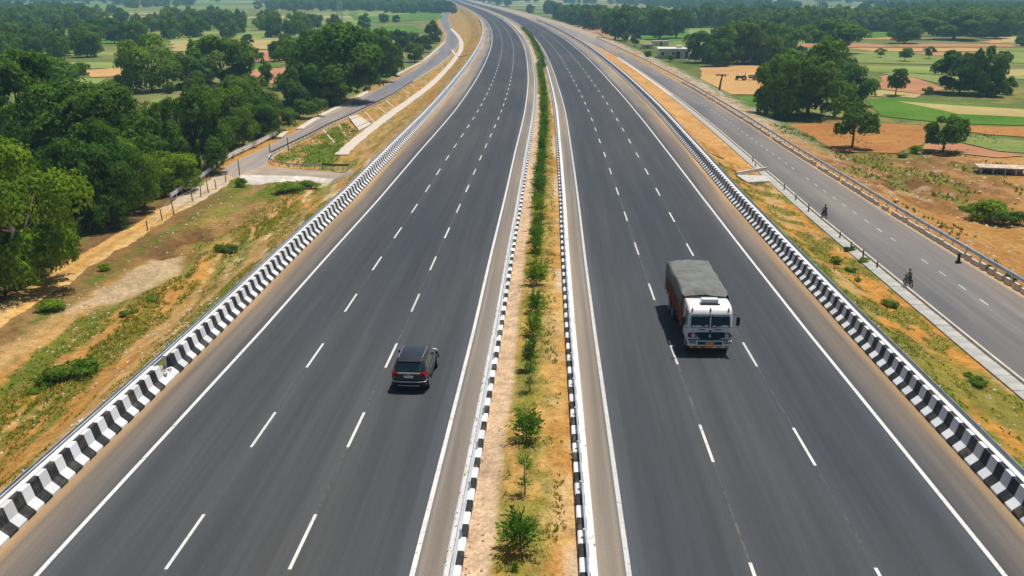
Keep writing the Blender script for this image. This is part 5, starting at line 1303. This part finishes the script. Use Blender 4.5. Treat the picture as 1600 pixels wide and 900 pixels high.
rider(1418, 450, -head(RB, 66)+.1, M['cloth_brown'], 'person in dark brown clothes riding a motorcycle beside the right drain, nearer the camera', 'dark motorcycle beside the right drain, nearer of the two', .72)

# ------------------------------------------------------------ buildings and small structures
M['wall'] = plain('white_plaster', (.66, .65, .60), .9, .12, .5); M['roofc'] = plain('pale_roof', (.68, .68, .65), .9, .1, .4); M['dark'] = plain('dark_opening', (.03, .03, .03), .9, .1, 2)
M['pinkroof'] = plain('pinkish_roof', (.52, .38, .32), .9, .15, .6)
def house(px, py, w_, d_, h_, lab, yaw=0.0, roof='roofc', openings=(), parapet=True, cat='house'):
    g_ = G(px, py); o = empty('house', g_, yaw); setp(o, lab, cat)
    MB().box(-w_/2, w_/2, 0, d_, -.2, h_).build('wall', [M['wall']], o)
    r_ = MB().box(-w_/2-.35, w_/2+.35, -.6, d_+.35, h_+.003, h_+.22).build('roof', [M[roof]], o)
    if parapet: MB().box(w_*.08, w_*.25, d_*.3, d_*.6, h_+.22, h_+1.1).build('roof_room', [M['wall']], r_)
    for (x, ww, z0, z1, nm) in openings: MB().box(x-ww/2, x+ww/2, -.06, .1, z0, z1).build(nm, [M['dark']], o)
    return o
hs = house(1053, 91.5, 10.0, 8.5, 2.9, 'white flat roofed house beyond the right service road', -.12, openings=((-3.6, .8, 1.0, 2.0, 'window'), (-.2, .7, 1.1, 2.0, 'window'), (1.2, 1.3, 0, 2.2, 'door'), (3.9, .8, .2, 2.2, 'door')))
for x in (-4.6, -2.6, -.9, 2.3, 4.6): MB().box(x-.14, x+.14, -.5, -.2, 0, 2.9).build('porch_column', [M['wall']], hs)
MB().box(5.0, 8.2, 1.0, 4.5, 0, 1.5).build('side_room', [M['wall']], hs)
house(1033, 72, 6, 4, 1.8, 'low shed with a pinkish roof behind the white house', .1, 'pinkroof', ((0, .8, 0, 1.5, 'door'),), False, 'shed')
house(1012, 76, 4, 3, 1.4, 'tiny pinkish roofed hut left of the white house', .1, 'pinkroof', ((0, .6, 0, 1.1, 'door'),), False, 'hut')
house(1108, 98, 3.5, 3, 1.8, 'small pale hut under the trees right of the white house', .05, 'pinkroof', ((0, .7, 0, 1.4, 'door'),), False, 'hut')
for i, (px, py) in enumerate([(70, 39), (108, 37), (125, 12), (1216, 8), (1512, 13), (66, 14)]): house(px, py, 12, 8, 5, ['white building at the left back of the upper left belt', 'pale building in the gap of the upper left belt', 'faint white building far behind the upper left belt', 'faint white tower house on the far plain, upper right', 'faint white building among far trees at upper right', 'faint white building at the far upper left corner'][i], 0, 'roofc', ((-3, 1.4, 1, 3, 'window'), (3, 1.4, 1, 3, 'window')), False)
# open shelter at the right edge
a = G(1560, 273); o = empty('shelter', a, -.25); setp(o, 'low slab roofed pump shelter on the brown land at the right edge of the photo', 'shelter')
MB().box(-2.3, 3.2, -.2, 2.6, .70, .84).build('roof_slab', [M['rock']], o, bevel=.03); MB().box(-2.0, 3.0, 1.6, 1.9, -.2, .697).build('wall', [M['conc_g']], o); MB().box(-2.0, -1.75, .1, 1.597, -.2, .697).build('wall', [M['conc_g']], o)
for x in (-1.9, -.6, .7, 1.9, 2.9): MB().box(x-.09, x+.09, 0, .18, -.2, .697).build('pillar', [M['conc']], o)
# T-shaped thatched post, tractor and cart on the sandy plot
a = G(1125, 141); o = empty('thatched_lookout', a); setp(o, 'brown T shaped lookout post with flat thatch top on the sandy plot', 'lookout post')
MB().tube([(-.2, 0, -.2), (0, 0, 1.6), (.3, 0, 3.1)], [.26, .2, .16], 7).build('trunk_post', [M['bark']], o); mb = MB(); g = random.Random(6)
for k in range(26): x = g.uniform(-1.3, .9); mb.tube([(x, g.uniform(-.6, .6), 3.2+g.uniform(-.1, .2)), (x+g.uniform(.3, .9), g.uniform(-.6, .6), 3.1+g.uniform(-.2, .25))], .06, 4)
mb.build('thatch', [M['bark']], o)
a = G(1160, 126); o = empty('tractor', a, R(80)); setp(o, 'small dark green tractor standing on the sandy plot below the wood', 'tractor'); M['tgreen'] = plain('tractor_green', (.03, .07, .05), .5, .2, 3)
MB().box(-.35, .35, .2, 1.7, .6, 1.15, ty=.9).build('bonnet', [M['tgreen']], o, bevel=.06); MB().box(-.3, .3, -.5, .1, .8, .95).box(-.3, .3, -.6, -.5, .8, 1.3).build('seat', [M['trim']], o); MB().tube([(.2, 1.3, 1.1), (.2, 1.3, 1.8)], .04, 6).build('exhaust', [M['trim']], o)
MB().box(-.6, .6, -.7, .6, 1.9, 1.97).build('canopy', [M['pinkroof']], o)
for s in (-1, 1): MB().tube([(s*.5, -.6, .9), (s*.5, -.6, 1.9)], .03, 4).build('canopy_post', [M['trim']], o); wheel(o, s*.65, -.35, .62, .3); wheel(o, s*.55, 1.35, .36, .2)
o = empty('farm_cart', (a[0]+3.0, a[1]+.3, a[2]), R(80)); setp(o, 'grey farm cart with a red side board right of the tractor', 'cart')
MB().box(-.9, .9, -1.5, 1.5, .75, .85).box(-.9, -.84, -1.5, 1.5, .85, 1.3).box(.84, .9, -1.5, 1.5, .85, 1.3).build('cart_bed', [M['conc_g']], o); MB().box(-.97, -.903, -1.5, 1.5, .6, .78).build('side_board', [M['red']], o)
for s in (-1, 1): wheel(o, s*.95, 0, .42, .2)
# lattice masts
def mast(px, py, H_, w0, w1, lab, panels):
    g_ = G(px, py); o = empty('lattice_mast', g_, .3); setp(o, lab, 'mast'); c4 = [(-1, -1), (1, -1), (1, 1), (-1, 1)]; n = 10
    wz = lambda z: w0+(w1-w0)*z/H_
    for sx_, sy_ in c4: MB().tube([(sx_*w0, sy_*w0, -.2), (sx_*w1, sy_*w1, H_)], .13, 4).build('leg', [M['steel']], o)
    mb = MB()
    for i in range(n):
        z0, z1 = H_*i/n, H_*(i+1)/n
        for k in range(4):
            a, b_ = c4[k], c4[(k+1) % 4]
            mb.tube([(a[0]*wz(z0), a[1]*wz(z0), z0), (b_[0]*wz(z1), b_[1]*wz(z1), z1)], .06, 3); mb.tube([(b_[0]*wz(z0), b_[1]*wz(z0), z0), (a[0]*wz(z1), a[1]*wz(z1), z1)], .06, 3); mb.tube([(a[0]*wz(z1), a[1]*wz(z1), z1), (b_[0]*wz(z1), b_[1]*wz(z1), z1)], .06, 3)
    mb.build('bracing', [M['steel']], o)
    for (z, x) in panels: MB().box(x-.35, x+.35, -w0*.9, -w0*.9+.3, z, z+2.4).build('antenna_panel', [M['plate']], o)
mast(532, 46, 26, 1.6, .7, 'tall grey lattice mast with white antenna panels beyond the big dark clump', [(10.5, -.9), (10.5, .9), (13.2, -.7), (13.2, .8), (18, 0)])
mast(1276, 33, 26, 2.4, .6, 'faint lattice pylon on the far light green field at upper right', [])
MB().tube([(0, 0, 0), (.1, 0, 7.5)], [.16, .1], 6).build('utility_pole', [M['conc']], None, G(876, 31)); setp(bpy.data.objects['utility_pole'], 'pale pole beside the right carriageway where it bends', 'pole')
print('objects done')

for (px, py, w_, d_, h_, lb) in [(1110, 238, 3.6, 7.5, .75, 'long heap of orange soil on the strip beside the right drain'), (1150, 266, 3.2, 4.5, .6, 'smaller heap of orange soil just above the pale cross drain')]:
    g_ = G(px, py); uu, vv = np.meshgrid(np.linspace(-1, 1, 36), np.linspace(-1, 1, 44)); rr2 = np.sqrt(uu**2+vv**2); zz = np.clip(1-rr2, 0, 1)**.8*h_*(.75+.5*fbm(uu*3+px, vv*3, 4, 111))-.08
    X_ = g_[0]+uu*w_/2; Y_ = g_[1]+d_/2+vv*d_/2; Z_ = base_h(X_, Y_)+zz; cc = mx(np.zeros(X_.shape+(3,))+np.array((.34, .18, .045)), (.46, .27, .10), sst(.4, .6, fbm(X_*1.5, Y_, 3, 112)))
    o = link('soil_heap', grid_mesh('soil_heap', X_, Y_, Z_, [M['ground']], col=cc)); setp(o, lb, 'soil heap')
# ------------------------------------------------------------ median plants
def plant_mesh(name, seed, n, hgt, wid, tiers, mat, stem=True):
    g = np.random.default_rng(seed); V = []; mbs = MB()
    for (z0, z1, w_, k) in tiers:
        for i in range(k):
            a = g.uniform(0, 6.283); el = g.uniform(.1, 1.25); L = w_*g.uniform(.6, 1.1); p = np.array([0, 0, g.uniform(z0, z1)])
            d = np.array([math.cos(a)*math.cos(el), math.sin(a)*math.cos(el), math.sin(el)]); q = p+d*L
            for j in range(7):
                t = .25+.75*j/6; c = p+d*L*t; c[2] -= .10*L*t*t; b = g.normal(size=3); b /= np.linalg.norm(b); s = .055*g.uniform(.7, 1.3)*(wid/.5)
                u = np.cross(d, b); u /= np.linalg.norm(u)+1e-6; e = d*.9+u*g.uniform(-1, 1); e /= np.linalg.norm(e)
                V += [c-u*s*.5, c+e*s*1.2-u*s*.3, c+e*s*2.2, c+u*s*.6+e*s]
    me = mesh_np(name, np.array(V), np.arange(len(V)).reshape(-1, 4), [M[mat]]); return me
PL = [plant_mesh('foliage', 1, 0, 1, .6, [(.15, .7, .62, 130)], 'leaf_young'), plant_mesh('foliage', 2, 0, 1, .5, [(.05, .55, .50, 90), (.5, .9, .35, 40)], 'leaf_young'),
      plant_mesh('foliage', 3, 0, 1, .4, [(1.05, 1.5, .40, 48), (.35, .7, .34, 34)], 'leaf_young'), plant_mesh('foliage', 4, 0, 1, .5, [(.3, .9, .42, 80), (1.0, 1.25, .3, 28)], 'leaf_mid')]
stem_me = MB().tube([(0, 0, -.05), (.02, 0, .5), (0, .02, 1.35)], [.028, .022, .012], 6).mesh('stem', [M['bark']]); stem_s = MB().tube([(0, 0, -.05), (.01, 0, .6)], [.03, .018], 6).mesh('stem', [M['bark']])
def mz(x, y): 
    return .24
def plant(k, x, y, s, label, group=None, hs=1.0):
    o = empty('young_shrub' if k != 2 else 'sapling', (x, y, .2), rnd.uniform(0, 6.28)); o.scale = (s, s, s*hs); setp(o, label, 'shrub' if k != 2 else 'sapling', group)
    link('foliage', PL[k], o); link('stem', stem_me if k == 2 else stem_s, o); return o
near = [(0, 813, 862, 1.3, 'bushy bright green shrub in the median nearest the camera'), (2, 820, 776, 1.0, 'thin sapling with two leaf tufts in the median, between the nearest shrubs'), (0, 823, 690, 1.25, 'round bushy shrub in the median behind the thin sapling'),
        (2, 828, 614, .95, 'small sapling in the median with a dark grass ring at its foot'), (3, 829, 580, 1.2, 'leafy upright shrub in the median behind the small sapling'), (1, 833, 526, 1.25, 'shrub in the median level with the lorry front'),
        (1, 836, 490, 1.3, 'green shrub in the median just beyond the lorry front'), (0, 838, 446, 1.4, 'wide bright shrub in the median level with the tarpaulin'), (1, 292+548, 885, .35, 'tiny green seedling at the very bottom of the median')]
for k, px, py, s, lb in near:
    g_ = G(px, py, .2)
    if py > 880: g_ = G(805, 893, .2)
    plant(k, g_[0], g_[1], s, lb)
y = 63.0; i = 0
while y < 235:
    c = float((LK(y)+RK(y))/2)-.15; step = 3.1 if y < 95 else 2.0
    plant(rnd.choice([0, 1, 3, 0]), c+rnd.uniform(-.12, .12), y, rnd.uniform(.95, 1.35), 'green shrub in the long row down the middle of the median', 'shrubs in the row down the median', hs=rnd.uniform(.8, 1.15)); y += step*rnd.uniform(.85, 1.15); i += 1
while y < 470:
    c = float(RK(y))-.9; plant(rnd.choice([0, 3]), c+rnd.uniform(-.3, .3), y, rnd.uniform(1.1, 1.5), 'dark shrub in the far median hedge where the highway bends', 'shrubs in the far median hedge'); y += 3.4

# ------------------------------------------------------------ grass, weeds, stones: uncountable
def tufts(name, P, hts, mat, seed, label, cat='grass', blades=7, wid=.05):
    g = np.random.default_rng(seed); P = np.asarray(P); n = len(P); k = blades
    b = np.repeat(P, k, 0); h = np.repeat(hts, k)*g.uniform(.5, 1.1, n*k); a = g.uniform(0, 6.283, n*k); r = g.uniform(.0, .75, n*k)*h
    b = b+np.stack([np.cos(a)*h*.25, np.sin(a)*h*.25, np.zeros(n*k)-.03], 1)
    tip = b+np.stack([np.cos(a)*r, np.sin(a)*r, h], 1); u = np.stack([-np.sin(a), np.cos(a), np.zeros(n*k)], 1)*(wid*(.6+h*1.5))[:, None]
    V = np.stack([b-u, b+u, tip], 1).reshape(-1, 3); me = mesh_np(name, V, np.arange(len(V)).reshape(-1, 3), [M[mat]])
    o = link(name, me); setp(o, label, cat, kind='stuff'); return o
g = np.random.default_rng(21)
def cand(n, side, e0, e1, y0, y1):
    y = y0*np.exp(g.uniform(0, 1, n)*math.log(y1/y0)); e = g.uniform(e0, e1, n); x = LB(y)-e if side < 0 else RB(y)+e; return x, y, e
# left bank
x, y, e = cand(38000, -1, 1.2, 17, 26, 115); s_ = x*1.1+y*.06
q = fbm(s_*.55, y*.075, 4, 11)*.6+fbm(s_*1.6, y*.28, 4, 12)*.4+np.interp(e, [0, .8, 1.5, 3.5, 5, 8.5, 10, 12, 14.5, 20], [-.28, -.2, .04, .06, .0, .1, .16, .06, -.1, -.14])
dT = np.minimum(seg_dist(x, y, TRACK_MID), seg_dist(x, y, [tuple((Vector(a)+Vector(b))/2) for a, b in zip(UP_N, UP_S)])); ap = inside(x, y, [p[:2] for p in apr_lo]+[p[:2] for p in apr_hi[::-1]])
k = (q > .53) & (dT > 3.4) & ~inside(x, y, P_GRAVEL) & ~ap; x, y, e = x[k], y[k], e[k]; z = HH(x, y); hh = g.uniform(.04, .13, len(x))*(1+1.4*np.exp(-((e-9.5)/2)**2)); half = g.random(len(x)) < .5
P = np.stack([x, y, z], 1); tufts('bank_grass', P[half], hh[half], 'grass', 1, 'green grass tufts on the bank left of the highway'); tufts('dry_bank_grass', P[~half], hh[~half]*.9, 'drygrass', 2, 'dry yellow grass tufts on the bank left of the highway')
# right bank
x, y, e = cand(16000, 1, 1.1, 6.9, 26, 110); q = fbm(x*1.2, y*.5, 4, 32)+.10*np.exp(-((e-1.9)/.9)**2)+.05*np.exp(-((e-4.6)/1.5)**2)
k = q > .52; x, y, e = x[k], y[k], e[k]; z = HH(x, y); hh = g.uniform(.04, .13, len(x)); half = g.random(len(x)) < .65; P = np.stack([x, y, z], 1)
tufts('bank_grass', P[half], hh[half], 'grass', 3, 'green grass tufts on the strip between right barrier and drain'); tufts('dry_bank_grass', P[~half], hh[~half], 'drygrass', 4, 'dry grass tufts on the strip between right barrier and drain')
# median weeds
n = 13000; y = 26*np.exp(g.uniform(0, 1, n)*math.log(230/26)); c = (LK(y)+RK(y))/2; wdt = (RK(y)-LK(y))/2-.7; x = c+g.normal(0, .45, n)*wdt-.1
k = (x > LK(y)+1.7) & (x < RK(y)-1.0) & (fbm(x*1.1, y*.5, 4, 62)*.6+fbm(x*2.6, y*1.3, 3, 64)*.4 > .465) & ~((y < 30.5) & (np.abs(x-c) < .2)); x, y = x[k], y[k]; P = np.stack([x, y, np.full(len(x), .2)], 1); half = g.random(len(x)) < .6; hh = g.uniform(.05, .19, len(x))
tufts('median_weeds', P[half], hh[half], 'grass', 5, 'low green weeds on the soil of the median'); tufts('dry_median_weeds', P[~half], hh[~half], 'drygrass', 6, 'dry weeds on the soil of the median')
# shaded ring under each near shrub is real shade; scrub beyond the right service road and meadow edges on the left
x, y, e = cand(9000, 1, 17, 60, 60, 150); q = fbm(x*.3, y*.12, 3, 37); k = (q > .55); x, y = x[k], y[k]; z = HH(x, y); tufts('scrub_grass', np.stack([x, y, z], 1), g.uniform(.1, .4, len(x)), 'grass', 7, 'scrubby grass on the brown land right of the service road', wid=.07)
n = 16000; x = g.uniform(-75, -16, n); y = g.uniform(70, 190, n); dS = np.minimum(seg_dist(x, y, SV_MID), seg_dist(x, y, TRACK_MID)); sidex = np.interp(y, [p[1] for p in TRACK_MID+SV_MID[1:]], [p[0] for p in TRACK_MID+SV_MID[1:]])
k = (x < sidex-2.4) & (dS > 3.4) & (fbm(x*.15, y*.15, 3, 95) > .42); x, y = x[k], y[k]; z = HH(x, y); tufts('wood_undergrowth', np.stack([x, y, z], 1), g.uniform(.25, .8, len(x)), 'leaf_mid' if False else 'grass', 8, 'green undergrowth beneath the left wood and along the track', 'undergrowth', wid=.09)
n = 5000; lw = inside; x = g.uniform(-42, -15, n); y = g.uniform(110, 170, n); k = inside(x, y, P_LAWN); x, y = x[k], y[k]; z = HH(x, y); tufts('lawn_grass', np.stack([x, y, z], 1), g.uniform(.1, .3, len(x)), 'grass', 9, 'green grass on the slope inside the junction rail', wid=.08)
def stones(name, P, S, mat, seed, label):
    g_ = np.random.default_rng(seed); P = np.asarray(P); n = len(P)
    base = np.array([(1, 0, 0), (-1, 0, 0), (0, 1, 0), (0, -1, 0), (0, 0, .7), (0, 0, -.5), (.6, .6, .45), (-.6, .5, .4)])
    F0 = np.array([(0, 6, 4), (6, 2, 4), (2, 7, 4), (7, 1, 4), (1, 3, 4), (3, 0, 4), (0, 2, 6), (2, 1, 7)])
    V = base[None]*g_.uniform(.6, 1.3, (n, 8, 1)); a = g_.uniform(0, 6.28, n); ca, sa = np.cos(a), np.sin(a)
    X = V[..., 0]*ca[:, None]-V[..., 1]*sa[:, None]; Yv = V[..., 0]*sa[:, None]+V[..., 1]*ca[:, None]; V = np.stack([X, Yv, V[..., 2]], -1)*S[:, None, None]+P[:, None]
    F = (F0[None]+np.arange(n)[:, None, None]*8).reshape(-1, 3); o = link(name, mesh_np(name, V.reshape(-1, 3), F, [M[mat]])); setp(o, label, 'stones', kind='stuff')
x, y, e = cand(2600, -1, 1.5, 20, 26, 120); k = (seg_dist(x, y, TRACK_MID) > 3) & (fbm(x*.4, y*.2, 3, 97) > .46); x, y = x[k], y[k]; stones('bank_stones', np.stack([x, y, HH(x, y)], 1), g.uniform(.03, .13, len(x)), 'rock', 1, 'pale stones scattered over the left bank')
x, y, e = cand(1400, 1, 16.5, 48, 60, 135); k = fbm(x*.4, y*.2, 3, 98) > .47; x, y = x[k], y[k]; stones('rubble_stones', np.stack([x, y, HH(x, y)], 1), g.uniform(.05, .26, len(x)), 'rock', 2, 'rubble and pale stones on the brown land right of the service road')
x, y, e = cand(700, 1, 1.5, 6.8, 26, 300); stones('strip_stones', np.stack([x, y, HH(x, y)], 1), g.uniform(.03, .10, len(x)), 'rock', 3, 'small stones on the strip between right barrier and drain')
y = 26*np.exp(g.uniform(0, 1, 700)*math.log(300/26)); x = LK(y)+.6+g.random(700)*(RK(y)-LK(y)-1.2); stones('median_stones', np.stack([x, y, np.full(700, .2)], 1), g.uniform(.02, .06, 700), 'rock', 4, 'small stones on the soil of the median')
# pebbles and litter lying on the kerb tops
y = np.concatenate([26*np.exp(g.uniform(0, 1, 160)*math.log(5)), 26*np.exp(g.uniform(0, 1, 60)*math.log(5))]); x = np.concatenate([LK(y[:160])+g.uniform(.03, .25, 160), RK(y[160:])-g.uniform(.03, .25, 60)]); stones('kerb_litter', np.stack([x, y, np.full(220, .31)], 1), g.uniform(.02, .07, 220), 'rock', 5, 'dry soil crumbs lying on the white kerb tops')
# label repeats in woods by their place from left to right
def ordn(i): return '%d%s' % (i, 'th' if 10 <= i % 100 <= 20 else {1: 'st', 2: 'nd', 3: 'rd'}.get(i % 10, 'th'))
grp = {}
for o in bpy.data.objects:
    if o.parent is None and o.get('group') and o.get('category') in ('tree', 'post', 'chute', 'shrub'): grp.setdefault(o['group'], []).append(o)
for gname, L in grp.items():
    if 'shrubs' in gname: L.sort(key=lambda o: o.location.y)
    else: L.sort(key=lambda o: o.location.x/max(o.location.y, 1))
    for i, o in enumerate(L): o['label'] = o['label'].replace(' packed', '').replace(' crowded', '')+(', %s from the camera' if 'shrubs' in gname else ', %s from left') % ordn(i+1)
print('plants done')
# ------------------------------------------------------------ air
mb = MB().box(-9500, 9500, -400, 9400, -6, 36)
hz = mb.build('haze', []); setp(hz, 'thin pale blue haze lying over the whole plain', 'haze', kind='stuff')
m = bpy.data.materials.new('haze'); m.use_nodes = True; t = m.node_tree; t.nodes.clear()
v = t.nodes.new('ShaderNodeVolumePrincipled'); v.inputs['Color'].default_value = (.36, .68, 1.0, 1); v.inputs['Density'].default_value = .00032; v.inputs['Anisotropy'].default_value = .2
om = t.nodes.new('ShaderNodeOutputMaterial'); t.links.new(v.outputs[0], om.inputs['Volume']); hz.data.materials.append(m)
